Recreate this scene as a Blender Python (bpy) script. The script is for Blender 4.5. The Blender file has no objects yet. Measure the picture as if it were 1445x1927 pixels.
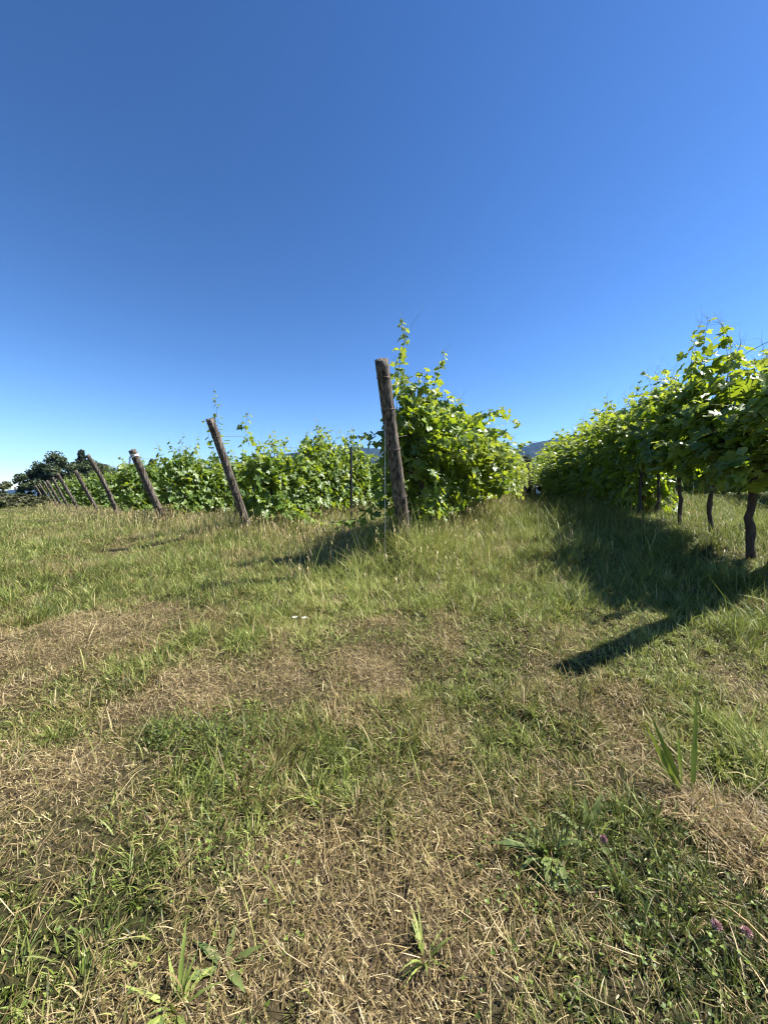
import bpy, math, random
import numpy as np
from mathutils import Vector, Matrix

rng = np.random.default_rng(7)
random.seed(7)
sc = bpy.context.scene
COL = sc.collection
R = math.radians

# ------------------------------------------------------------------ camera numbers
EYE = 1.10
FPX = 696.0            # focal length in pixels of the 1445 x 1927 photograph
PITCH = math.atan((963.5 - 932.0) / FPX)
SUN_AZ, SUN_EL = 85.0, 52.0        # azimuth clockwise from the view direction

# ------------------------------------------------------------------ noise
def _hash(ix, iy, s):
    h = (ix.astype(np.int64) * 374761393 + iy.astype(np.int64) * 668265263 + s * 1442695041) & 0x7fffffff
    h = ((h ^ (h >> 13)) * 1274126177) & 0x7fffffff
    h = (h ^ (h >> 16)) & 0xffff
    return h / 65535.0

def vnoise(x, y, s=0):
    ix = np.floor(x); iy = np.floor(y)
    fx = x - ix; fy = y - iy
    fx = fx * fx * (3 - 2 * fx); fy = fy * fy * (3 - 2 * fy)
    a = _hash(ix, iy, s); b = _hash(ix + 1, iy, s); c = _hash(ix, iy + 1, s); d = _hash(ix + 1, iy + 1, s)
    return (a * (1 - fx) + b * fx) * (1 - fy) + (c * (1 - fx) + d * fx) * fy

def fbm(x, y, s=0, o=4):
    v = 0; a = .5; t = 0
    for k in range(o):
        v = v + a * vnoise(x * 2 ** k, y * 2 ** k, s + k * 17); t += a; a *= .5
    return v / t

def sstep(a, b, x):
    t = np.clip((x - a) / (b - a), 0, 1)
    return t * t * (3 - 2 * t)

# ------------------------------------------------------------------ layout of the vineyard
ROW_DIR = np.array([.371, .928])
ROW_NRM = np.array([.928, -.371])       # towards the sunny side
ROW_ANG = math.atan2(.928, .371)
POSTS = [(.26, 4.28), (-2.5, 6.86), (-5.6, 9.47), (-8.3, 11.6), (-11.15, 14.5), (-14.2, 17.3),
         (-17.3, 20.4), (-20.4, 23.6), (-23.7, 26.9), (-27.2, 30.4), (-31., 34.)]
RIGHT_POST = (3.12, 2.90)
ROWS = [RIGHT_POST] + POSTS

CTRL = np.array([
 (0,-3,0),(0,0,0),(0,1.5,0),(-2,1.5,0),(2,1.5,.05),(-3,3,.08),(-.5,3,.18),(2,2.6,.24),(1,3.2,.32),(.3,4.3,.50),
 (3.2,3.0,.50),(3.7,4,.62),(4.2,5.4,.74),(1.9,4.5,.50),(-2.5,6.9,.38),(-5.6,9.5,.34),(-8.3,11.6,.30),(-14,17.3,.24),
 (-1.6,4.6,.28),(-4,5,.2),(-8,8,.15),(1.2,7,.60),(2.5,9,.72),(5,8,.85),(-1,10,.48),(4,14,.92),(7,12,1.0),(9,18,1.12),(8,26,1.1),(-20,20,.2),
 (0,40,.85),(-40,40,.2),(40,40,1.4),(7,4,.7),(10,10,1.02),(-6,2,.0),(6,1,.2),(0,80,.9),(-80,40,.2),(80,40,1.2),(0,-60,0)], float)

def H0(x, y):
    x = np.asarray(x, float); y = np.asarray(y, float)
    num = 0; den = 0
    for cx, cy, cz in CTRL:
        w = 1.0 / ((x - cx) ** 2 + (y - cy) ** 2 + .35) ** 1.6
        num = num + w * cz; den = den + w
    return num / den

def rowinfo(x, y):
    """signed distance to the nearest row line, only where the row runs"""
    best = np.full(np.shape(x), 99.0)
    for (px, py) in ROWS:
        dx = x - px; dy = y - py
        t = dx * ROW_DIR[0] + dy * ROW_DIR[1]
        d = np.abs(dx * ROW_NRM[0] + dy * ROW_NRM[1])
        d = np.where(t < 0, np.sqrt(d * d + t * t), d)
        best = np.minimum(best, d)
    return best

def H(x, y):
    x = np.asarray(x, float); y = np.asarray(y, float)
    z = H0(x, y)
    r = np.sqrt(x * x + y * y)
    near = np.exp(-(r / 25.0) ** 2)
    z = z + (fbm(x * .9, y * .9, 3, 3) - .5) * .13 * near
    z = z + (fbm(x * 4, y * 4, 9, 2) - .5) * .07 * np.exp(-(r / 9.0) ** 2)
    z = z + .05 * np.exp(-(rowinfo(x, y) / .45) ** 2) * near
    # heap of cut hay at the right of the headland
    return z

def Hs(x, y):
    return float(H(np.array([x]), np.array([y]))[0])

def ray(px, py):
    dx = (px - 722.5) / FPX; dz = (963.5 - py) / FPX
    return Vector((dx, math.cos(PITCH) + dz * math.sin(PITCH), -math.sin(PITCH) + dz * math.cos(PITCH)))

def at(px, py, D):
    d = ray(px, py)
    return Vector((0, 0, EYE)) + d * (D / d.y)

def ground_at(px, py):
    d = ray(px, py)
    D = .3
    while D < 80:
        p = Vector((0, 0, EYE)) + d * (D / d.y)
        if p.z <= float(H0(np.array([p.x]), np.array([p.y]))[0]):
            break
        D *= 1.02
    return p.x, p.y

# ------------------------------------------------------------------ mesh helpers
def mesh_np(name, V, loops, starts, mats, attrs=None, smooth=False):
    me = bpy.data.meshes.new(name)
    V = np.ascontiguousarray(V, np.float32)
    me.vertices.add(len(V)); me.vertices.foreach_set('co', V.ravel())
    me.loops.add(len(loops)); me.loops.foreach_set('vertex_index', np.asarray(loops, np.int32))
    me.polygons.add(len(starts)); me.polygons.foreach_set('loop_start', np.asarray(starts, np.int32))
    if smooth:
        me.polygons.foreach_set('use_smooth', np.ones(len(starts), bool))
    me.update(calc_edges=True)
    for k, a in (attrs or {}).items():
        at_ = me.attributes.new(k, 'FLOAT', 'POINT'); at_.data.foreach_set('value', np.asarray(a, np.float32))
    for m in (mats if isinstance(mats, (list, tuple)) else [mats]):
        me.materials.append(m)
    return me

class MB:
    """collects polygons into ONE mesh"""
    def __init__(s): s.v = []; s.f = []; s.a = []
    def add(s, vs, fs, a=0.0):
        o = len(s.v); s.v += [tuple(v) for v in vs]; s.f += [tuple(i + o for i in f) for f in fs]
        s.a += [a] * len(vs)
    def tube(s, pts, rad, n=8, a=0.0, cap=True, bump=0.0):
        pts = [Vector(p) for p in pts]
        if not hasattr(rad, '__len__'): rad = [rad] * len(pts)
        vs = []; fs = []
        up = None
        for i, p in enumerate(pts):
            t = (pts[min(i + 1, len(pts) - 1)] - pts[max(i - 1, 0)])
            if t.length < 1e-9: t = Vector((0, 0, 1))
            t.normalize()
            if up is None:
                up = t.orthogonal().normalized()
            else:
                up = (up - t * up.dot(t))
                up = up.normalized() if up.length > 1e-6 else t.orthogonal().normalized()
            b = t.cross(up)
            for k in range(n):
                an = 2 * math.pi * k / n
                rr = rad[i] * (1 + (random.uniform(-bump, bump) if bump else 0))
                vs.append(p + (up * math.cos(an) + b * math.sin(an)) * rr)
        for i in range(len(pts) - 1):
            for k in range(n):
                k2 = (k + 1) % n
                fs.append((i * n + k, i * n + k2, (i + 1) * n + k2, (i + 1) * n + k))
        if cap:
            fs.append(tuple(range(n - 1, -1, -1)))
            fs.append(tuple((len(pts) - 1) * n + k for k in range(n)))
        s.add(vs, fs, a)
    def mesh(s, name, mat, smooth=True):
        me = bpy.data.meshes.new(name)
        me.from_pydata(s.v, [], s.f); me.update()
        at_ = me.attributes.new('rnd', 'FLOAT', 'POINT'); at_.data.foreach_set('value', np.array(s.a, np.float32))
        if smooth: me.polygons.foreach_set('use_smooth', np.ones(len(me.polygons), bool))
        me.materials.append(mat)
        return me

def link(name, data, parent=None, **props):
    o = bpy.data.objects.new(name, data); COL.objects.link(o)
    if parent: o.parent = parent
    for k, v in props.items(): o[k] = v
    return o

def thing(name, label, cat, loc, rotz=0., group=None, data=None):
    o = link(name, data); o.location = loc; o.rotation_euler = (0, 0, rotz)
    o['label'] = label; o['category'] = cat
    if group: o['group'] = group
    return o

# ------------------------------------------------------------------ materials
def newmat(name):
    m = bpy.data.materials.new(name); m.use_nodes = True
    nt = m.node_tree
    for n in list(nt.nodes): nt.nodes.remove(n)
    out = nt.nodes.new('ShaderNodeOutputMaterial')
    return m, nt, out

def N(nt, t, **kw):
    n = nt.nodes.new(t)
    for k, v in kw.items():
        if k in n.inputs: n.inputs[k].default_value = v
        else: setattr(n, k, v)
    return n

def ramp(nt, stops, fac, interp='LINEAR'):
    r = nt.nodes.new('ShaderNodeValToRGB'); r.color_ramp.interpolation = interp
    e = r.color_ramp.elements
    while len(e) > 1: e.remove(e[0])
    e[0].position = stops[0][0]; e[0].color = (*stops[0][1], 1)
    for p, c in stops[1:]:
        x = e.new(p); x.color = (*c, 1)
    nt.links.new(fac, r.inputs[0])
    return r.outputs[0]

def attr(nt, name):
    a = nt.nodes.new('ShaderNodeAttribute'); a.attribute_name = name
    return a.outputs['Fac']

def mixc(nt, fac, a, b, mode='MIX'):
    m = nt.nodes.new('ShaderNodeMix'); m.data_type = 'RGBA'; m.blend_type = mode
    if isinstance(fac, (int, float)): m.inputs[0].default_value = fac
    else: nt.links.new(fac, m.inputs[0])
    for i, c in ((6, a), (7, b)):
        if isinstance(c, tuple): m.inputs[i].default_value = (*c, 1)
        else: nt.links.new(c, m.inputs[i])
    return m.outputs[2]

def leafy(nt, out, col, tcol, trans=.4, rough=.45, spec=.5):
    p = N(nt, 'ShaderNodeBsdfPrincipled', Roughness=rough)
    p.inputs['Specular IOR Level'].default_value = spec
    t = N(nt, 'ShaderNodeBsdfTranslucent')
    nt.links.new(col, p.inputs['Base Color']); nt.links.new(tcol, t.inputs['Color'])
    mx = N(nt, 'ShaderNodeMixShader'); mx.inputs[0].default_value = trans
    nt.links.new(p.outputs[0], mx.inputs[1]); nt.links.new(t.outputs[0], mx.inputs[2])
    nt.links.new(mx.outputs[0], out.inputs[0])

def mat_grass(name, straw=False):
    m, nt, out = newmat(name)
    dry = attr(nt, 'dry'); rnd = attr(nt, 'rnd')
    g = ramp(nt, [(0, (.030, .052, .011)), (.35, (.115, .17, .028)), (.7, (.23, .295, .052)), (1, (.39, .43, .12))], rnd)
    s = ramp(nt, [(0, (.085, .050, .025)), (.3, (.22, .145, .065)), (.65, (.40, .295, .15)), (1, (.64, .51, .31))], rnd)
    c = mixc(nt, dry, g, s)
    leafy(nt, out, c, mixc(nt, .35, c, (.30, .34, .06)), trans=.30, rough=.5, spec=.35)
    return m

def mat_leaf(name):
    m, nt, out = newmat(name)
    rnd = attr(nt, 'rnd'); young = attr(nt, 'young')
    c = ramp(nt, [(0, (.048, .095, .016)), (.5, (.100, .170, .030)), (1, (.175, .245, .05))], rnd)
    c = mixc(nt, young, c, (.22, .29, .06))
    tc = ramp(nt, [(0, (.20, .32, .010)), (1, (.50, .60, .025))], rnd)
    tc = mixc(nt, young, tc, (.62, .68, .08))
    geo = N(nt, 'ShaderNodeNewGeometry')
    c = mixc(nt, geo.outputs['Backfacing'], c, mixc(nt, .5, c, (.16, .21, .10)))
    leafy(nt, out, c, tc, trans=.36, rough=.43, spec=.5)
    return m

def mat_tree(name, lo, hi):
    m, nt, out = newmat(name)
    c = ramp(nt, [(0, lo), (1, hi)], attr(nt, 'rnd'))
    leafy(nt, out, c, mixc(nt, .5, c, (.12, .16, .03)), trans=.2, rough=.55, spec=.3)
    return m

def mat_plain(name, col, rough=.6, metal=0.0, noise=0.3, scale=30):
    m, nt, out = newmat(name)
    p = N(nt, 'ShaderNodeBsdfPrincipled', Roughness=rough, Metallic=metal)
    tc = N(nt, 'ShaderNodeTexCoord'); no = N(nt, 'ShaderNodeTexNoise', Scale=scale, Detail=4.0)
    nt.links.new(tc.outputs['Object'], no.inputs['Vector'])
    c = ramp(nt, [(.3, tuple(x * (1 - noise) for x in col)), (.7, tuple(min(1, x * (1 + noise)) for x in col))], no.outputs[0])
    nt.links.new(c, p.inputs['Base Color']); nt.links.new(p.outputs[0], out.inputs[0])
    return m

def mat_wood(name):
    m, nt, out = newmat(name)
    p = N(nt, 'ShaderNodeBsdfPrincipled', Roughness=.85)
    p.inputs['Specular IOR Level'].default_value = .2
    tc = N(nt, 'ShaderNodeTexCoord')
    oi = N(nt, 'ShaderNodeObjectInfo')
    mp = N(nt, 'ShaderNodeMapping'); mp.inputs['Scale'].default_value = (15, 15, .9)
    ad = N(nt, 'ShaderNodeVectorMath', operation='ADD')
    nt.links.new(tc.outputs['Object'], ad.inputs[0]); nt.links.new(oi.outputs['Random'], ad.inputs[1])
    nt.links.new(ad.outputs[0], mp.inputs[0])
    n1 = N(nt, 'ShaderNodeTexNoise', Scale=3.0, Detail=8.0, Roughness=.65); nt.links.new(mp.outputs[0], n1.inputs['Vector'])
    n2 = N(nt, 'ShaderNodeTexNoise', Scale=5.0, Detail=5.0); nt.links.new(tc.outputs['Object'], n2.inputs['Vector'])
    c = ramp(nt, [(.36, (.010, .009, .008)), (.45, (.062, .052, .043)), (.56, (.15, .130, .108)), (.70, (.30, .27, .235))], n1.outputs[0])
    c = mixc(nt, ramp(nt, [(.4, (0, 0, 0)), (.7, (1, 1, 1))], n2.outputs[0]), c, mixc(nt, 1.0, c, (.74, .68, .6), 'MULTIPLY'))
    b = N(nt, 'ShaderNodeBump', Strength=.9, Distance=.012); nt.links.new(n1.outputs[0], b.inputs['Height'])
    nt.links.new(b.outputs[0], p.inputs['Normal'])
    nt.links.new(c, p.inputs['Base Color']); nt.links.new(p.outputs[0], out.inputs[0])
    return m

def mat_bark(name):
    m, nt, out = newmat(name)
    p = N(nt, 'ShaderNodeBsdfPrincipled', Roughness=.95)
    tc = N(nt, 'ShaderNodeTexCoord')
    mp = N(nt, 'ShaderNodeMapping'); mp.inputs['Scale'].default_value = (40, 40, 6)
    nt.links.new(tc.outputs['Object'], mp.inputs[0])
    n1 = N(nt, 'ShaderNodeTexNoise', Scale=2.0, Detail=6.0); nt.links.new(mp.outputs[0], n1.inputs['Vector'])
    c = ramp(nt, [(.3, (.03, .02, .013)), (.6, (.07, .05, .036)), (.8, (.15, .115, .085))], n1.outputs[0])
    b = N(nt, 'ShaderNodeBump', Strength=1.0, Distance=.012); nt.links.new(n1.outputs[0], b.inputs['Height'])
    nt.links.new(b.outputs[0], p.inputs['Normal'])
    nt.links.new(c, p.inputs['Base Color']); nt.links.new(p.outputs[0], out.inputs[0])
    return m

def mat_cane(name):
    m, nt, out = newmat(name)
    p = N(nt, 'ShaderNodeBsdfPrincipled', Roughness=.5)
    c = ramp(nt, [(0, (.14, .085, .04)), (.5, (.16, .17, .05)), (1, (.24, .27, .10))], attr(nt, 'rnd'))
    nt.links.new(c, p.inputs['Base Color']); nt.links.new(p.outputs[0], out.inputs[0])
    return m

def mat_ground():
    m, nt, out = newmat('soil_and_thatch')
    p = N(nt, 'ShaderNodeBsdfPrincipled', Roughness=.95)
    p.inputs['Specular IOR Level'].default_value = .1
    tc = N(nt, 'ShaderNodeTexCoord')
    dry = attr(nt, 'dry')
    n1 = N(nt, 'ShaderNodeTexNoise', Scale=55.0, Detail=8.0, Roughness=.75); nt.links.new(tc.outputs['Object'], n1.inputs['Vector'])
    n2 = N(nt, 'ShaderNodeTexNoise', Scale=240.0, Detail=4.0, Roughness=.7); nt.links.new(tc.outputs['Object'], n2.inputs['Vector'])
    s = ramp(nt, [(.3, (.045, .032, .018)), (.5, (.115, .084, .048)), (.68, (.27, .21, .125))], n1.outputs[0])
    g = ramp(nt, [(.3, (.022, .022, .010)), (.5, (.055, .054, .022)), (.7, (.12, .11, .045))], n1.outputs[0])
    c = mixc(nt, dry, g, s)
    c = mixc(nt, .5, c, ramp(nt, [(.3, (.25, .25, .25)), (.7, (1, 1, 1))], n2.outputs[0]), 'MULTIPLY')
    b = N(nt, 'ShaderNodeBump', Strength=1.0, Distance=.02); nt.links.new(n1.outputs[0], b.inputs['Height'])
    nt.links.new(b.outputs[0], p.inputs['Normal'])
    nt.links.new(c, p.inputs['Base Color']); nt.links.new(p.outputs[0], out.inputs[0])
    return m

def mat_hills():
    m, nt, out = newmat('forested_hill')
    p = N(nt, 'ShaderNodeBsdfPrincipled', Roughness=1.0)
    p.inputs['Specular IOR Level'].default_value = 0
    tc = N(nt, 'ShaderNodeTexCoord')
    n1 = N(nt, 'ShaderNodeTexNoise', Scale=.012, Detail=8.0, Roughness=.6); nt.links.new(tc.outputs['Object'], n1.inputs['Vector'])
    n2 = N(nt, 'ShaderNodeTexNoise', Scale=.0035, Detail=5.0); nt.links.new(tc.outputs['Object'], n2.inputs['Vector'])
    c = ramp(nt, [(.3, (.006, .010, .006)), (.6, (.016, .022, .012))], n1.outputs[0])
    c = mixc(nt, ramp(nt, [(.62, (0, 0, 0)), (.70, (1, 1, 1))], n2.outputs[0]), c, (.05, .05, .028))
    nt.links.new(c, p.inputs['Base Color']); nt.links.new(p.outputs[0], out.inputs[0])
    return m

M = dict(grass=mat_grass('grass_blades'), leaf=mat_leaf('vine_leaf'), wood=mat_wood('weathered_wood'), bark=mat_bark('vine_bark'),
         cane=mat_cane('vine_cane'), ground=mat_ground(), hills=mat_hills(),
         steel=mat_plain('galvanised_wire', (.42, .42, .42), .4, .7), rust=mat_plain('rusty_wire', (.09, .07, .055), .6, .5),
         dark_metal=mat_plain('dark_steel', (.045, .045, .05), .5, .6), pale_metal=mat_plain('pale_steel', (.5, .5, .5), .45, .5),
         tape=mat_plain('white_tape', (.8, .8, .78), .5), pink=mat_plain('clover_pink', (.50, .30, .29), .7),
         white=mat_plain('petal_white', (.82, .82, .82), .6, 0, .05), yellow=mat_plain('petal_yellow', (.75, .55, .04), .6, 0, .1),
         tree_dark=mat_tree('tree_dark', (.022, .036, .015), (.085, .11, .045)), tree_olive=mat_tree('tree_olive', (.05, .065, .025), (.15, .15, .065)),
         conifer=mat_tree('conifer', (.014, .024, .015), (.05, .068, .036)))

# ------------------------------------------------------------------ fields over the ground: dryness, height, density
PATCH = []   # x, y, radius, d_dry, height factor, density factor, green-tone shift
def patch(px, py, r, dry, hf=1.0, df=1.0, tone=0.0):
    x, y = ground_at(px, py); PATCH.append((x, y, r, dry, hf, df, tone))
for a in [
 (200, 1185, .42, .55, .55, .7), (60, 1225, .50, .55, .55, .7), (-60, 1240, .7, .5, .6, .7), (320, 1160, .3, .4, .6, .7), (120, 1195, .5, .5, .5, .5),
 (400, 1295, .30, .55, .4, .4), (300, 1310, .24, .5, .5, .5), (500, 1280, .22, .5, .4, .45), (250, 1350, .2, .4, .6, .6),
 (50, 1500, .30, .65, .35, .3), (-40, 1520, .3, .6, .35, .3), (130, 1450, .2, .4, .6, .6), (180, 1560, .2, .45, .6, .5),
 (735, 1172, .2, .45, .5, .6), (710, 1240, .2, .5, .45, .5), (650, 1215, .25, .3, .6, .7), (740, 1290, .2, .3, .6, .7),
 (650, 1720, .18, .35, .5, .45), (830, 1690, .15, .35, .5, .5), (520, 1620, .2, .35, .7, .7), (900, 1900, .2, .25, .6, .6), (1130, 1790, .18, .25, .6, .6),
 (700, 1840, .2, .35, .6, .6), (300, 1820, .25, .4, .7, .7), (930, 1010, .30, .7, .3, .25), (960, 1040, .25, .5, .5, .5), (1430, 1065, .5, .4, .35, .3),
 (1000, 1250, .25, .35, .6, .7), (870, 1390, .2, .3, .8, .8), (1390, 1290, .25, .4, .5, .6), (1180, 1420, .2, .4, .7, .7),
 (600, 1050, .45, -.2, .55, 1.0), (480, 1078, .4, -.1, .6, 1.0), (690, 1020, .3, -.2, .6, 1.0), (220, 1015, .7, .45, 1.2, 1.0), (20, 1080, .9, .25, .8, .9), (380, 1000, .8, .25, 1.3, 1.0),
 (1370, 1540, .15, .6, .4, .4), (1440, 1560, .17, .6, .4, .4), (1300, 1500, .10, .4, .5, .5),
 (1265, 1465, .16, .15, .45, .6), (1250, 1430, .14, .1, .5, .6), (430, 1365, .2, -.4, 1.05, 1.15, -.08), (520, 1400, .2, -.35, 1.1, 1.1, -.1), (330, 1390, .2, -.4, 1.1, 1.1, -.2),
 (700, 1095, .65, -.75, 1.1, 1.3, .22), (830, 1055, .65, -.75, 1.2, 1.3, .2), (900, 1100, .5, -.5, 1.0, 1.2, .15), (640, 1120, .4, -.2, 1.3, 1.2, .2), (760, 1130, .5, -.5, 1.0, 1.2, .1),
 (1150, 1090, .7, -.5, 1.3, 1.2, .15), (1300, 1120, .6, -.6, 1.2, 1.2, .1), (1250, 1230, .5, -.35, 1.3, 1.2, .1), (1410, 1230, .5, -.45, 1.2, 1.2, .1),
 (1410, 1380, .36, -.6, 1.7, 1.3, .15), (1440, 1450, .25, -.6, 1.6, 1.3, .15), (1150, 1270, .3, -.3, 1.2, 1.2, 0),
 (560, 1110, .5, -.1, 1.6, 1.2, .25), (540, 1180, .4, -.15, 1.3, 1.2, .2), (450, 1200, .45, -.15, 1.25, 1.2, .05), (600, 1230, .35, -.25, 1.15, 1.1, 0),
 (330, 1065, .7, -.35, 1.1, 1.1, 0), (120, 1025, 1.0, -.3, 1.0, 1.1, 0), (230, 1110, .6, -.25, 1.0, 1.1, 0), (100, 1120, .6, -.2, 1.0, 1.1, 0),
 (150, 1370, .25, -.05, 1.4, 1.1, .0), (250, 1310, .18, -.2, 1.6, 1.2, -.1), (60, 1640, .24, -.15, 1.0, 1.0, -.05), (370, 1700, .12, -.45, 1.3, 1.2, -.12),
 (150, 1700, .2, -.1, 1.0, 1.0, 0), (400, 1530, .2, -.3, 1.5, 1.1, 0), (700, 1390, .3, -.3, 1.2, 1.1, 0), (860, 1310, .4, -.3, 1.1, 1.1, 0), (1000, 1330, .3, -.2, 1.1, 1.1, 0),
 (1020, 1595, .22, -.3, 1.5, 1.3, -.1), (1300, 1680, .35, -.25, 1.1, 1.0, -.15), (1400, 1750, .35, -.3, 1.1, 1.1, -.15), (1200, 1880, .3, -.1, 1.1, 1.0, -.1),
 (1100, 1180, .4, -.3, 1.1, 1.1, .1), (950, 1150, .4, -.1, 1.0, 1.0, .1), (1050, 1030, .6, -.2, 1.5, 1.1, .05), (1100, 980, .8, -.3, 1.5, 1.1, 0),
]: patch(*a)

def fields(x, y):
    dry = .29 + (fbm(x * 1.1, y * 1.1, 21, 4) - .5) * .8 + (fbm(x * 4.5, y * 4.5, 22, 3) - .5) * 1.7
    dry = dry + .05 * (1 - sstep(.8, 2.2, y))
    dry = dry - .15 * sstep(2.2, 4.5, y)
    hf = .30 + 1.55 * fbm(x * 2.1, y * 2.1, 31, 4) ** 1.1 ; df = np.ones_like(x) * (.55 + .9 * fbm(x * 2.6, y * 2.6, 41, 3))
    tone = (fbm(x * 1.3, y * 1.3, 51, 3) - .5) * .4
    for (cx, cy, r, dd, hh, ff, tt) in PATCH:
        d2 = ((x - cx) ** 2 + (y - cy) ** 2) / (r * r)
        w = np.exp(-d2 * (.45 + 1.5 * fbm(x * 5, y * 5, 61, 3)))
        dry = dry + .54 * dd * w; hf = hf * (1 + (hh - 1) * w); df = df * (1 + (ff - 1) * w); tone = tone + tt * w
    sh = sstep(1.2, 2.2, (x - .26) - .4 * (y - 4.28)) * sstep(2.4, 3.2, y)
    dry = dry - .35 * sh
    return np.clip(dry, 0, 1), np.clip(hf, .2, 3), np.clip(df, .68, 2.5), tone

# ------------------------------------------------------------------ ground sheet
def build_ground():
    rad = np.concatenate([[.12], np.geomspace(.3, 12, 200), np.geomspace(12.3, 5600, 110)])
    # finer angles in front
    ang = np.linspace(-math.pi, math.pi, 420, endpoint=False)
    ang = ang - .55 * np.sin(ang)      # denser towards the front
    RR, AA = np.meshgrid(rad, ang, indexing='ij')
    X = RR * np.sin(AA); Y = RR * np.cos(AA)
    Z = H(X.ravel(), Y.ravel())
    n = len(ang); nr = len(rad)
    V = np.stack([X.ravel(), Y.ravel(), Z], 1)
    c = np.array([[0, 0, H(np.array([0.]), np.array([0.]))[0]]])
    V = np.vstack([V, c])
    i = np.arange(nr - 1)[:, None] * n; k = np.arange(n)[None, :]; k2 = (k + 1) % n
    q = np.stack([i + k, i + n + k, i + n + k2, i + k2], -1).reshape(-1, 4)
    tri = np.stack([np.full(n, len(V) - 1), np.arange(n), (np.arange(n) + 1) % n], 1)
    loops = np.concatenate([q.ravel(), tri.ravel()])
    starts = np.concatenate([np.arange(len(q)) * 4, len(q) * 4 + np.arange(n) * 3])
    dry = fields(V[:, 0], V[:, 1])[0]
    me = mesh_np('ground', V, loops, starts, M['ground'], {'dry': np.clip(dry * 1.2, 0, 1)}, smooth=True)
    link('ground', me, kind='structure')
build_ground()

# ------------------------------------------------------------------ grass
class Blades:
    def __init__(s): s.V = []; s.L = []; s.S = []; s.dry = []; s.rnd = []; s.nv = 0; s.nl = 0
    def add(s, x, y, z, L, W, yaw, lean, curve, dry, rnd, seg=2):
        n = len(x)
        if n == 0: return
        ts = np.linspace(0, 1, seg + 1)
        c = np.zeros((n, seg + 1, 3)); c[:, 0] = np.stack([x, y, z], 1)
        cy, sy = np.cos(yaw), np.sin(yaw)
        for k in range(1, seg + 1):
            th = lean + curve * (ts[k] + ts[k - 1]) / 2
            d = (L / seg)[:, None] * np.stack([cy * np.sin(th), sy * np.sin(th), np.cos(th)], 1)
            c[:, k] = c[:, k - 1] + d
        ww = yaw + math.pi / 2 + rng.normal(0, .7, n)
        wv = np.stack([np.cos(ww), np.sin(ww), rng.normal(0, .15, n)], 1) * (W / 2)[:, None]
        prof = np.where(ts < .45, .75 + .25 * ts / .45, 1 - ((ts - .45) / .55) ** 1.6)
        P = np.zeros((n, 2 * seg + 1, 3))
        for k in range(seg):
            P[:, 2 * k] = c[:, k] - wv * prof[k]; P[:, 2 * k + 1] = c[:, k] + wv * prof[k]
        P[:, 2 * seg] = c[:, seg]
        base = s.nv + np.arange(n)[:, None] * (2 * seg + 1)
        pat = []; st = []; o = 0
        for k in range(seg - 1):
            pat += [2 * k, 2 * k + 1, 2 * k + 3, 2 * k + 2]; st.append(o); o += 4
        pat += [2 * seg - 2, 2 * seg - 1, 2 * seg]; st.append(o); o += 3
        s.V.append(P.reshape(-1, 3)); s.L.append((base + np.array(pat)[None]).ravel())
        s.S.append((s.nl + np.arange(n)[:, None] * o + np.array(st)[None]).ravel())
        s.dry.append(np.repeat(dry, 2 * seg + 1)); s.rnd.append(np.repeat(rnd, 2 * seg + 1))
        s.nv += n * (2 * seg + 1); s.nl += n * o
    def build(s, name, mat, **props):
        me = mesh_np(name, np.concatenate(s.V), np.concatenate(s.L), np.concatenate(s.S), mat,
                     {'dry': np.concatenate(s.dry), 'rnd': np.clip(np.concatenate(s.rnd), 0, 1)})
        return link(name, me, kind='stuff', **props)

def scatter(d0, d1, dens, wid=1.3, pad=1.3):
    w1 = wid * d1 + pad
    n = int((d1 - d0) * 2 * w1 * dens)
    x = rng.uniform(-w1, w1, n); y = rng.uniform(d0, d1, n)
    k = np.abs(x) < wid * y + pad
    return x[k], y[k]

def tall_zone(x, y):
    """1 beside the vine rows and along the line of end posts"""
    d = rowinfo(x, y)
    return np.exp(-(d / .75) ** 2)

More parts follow.
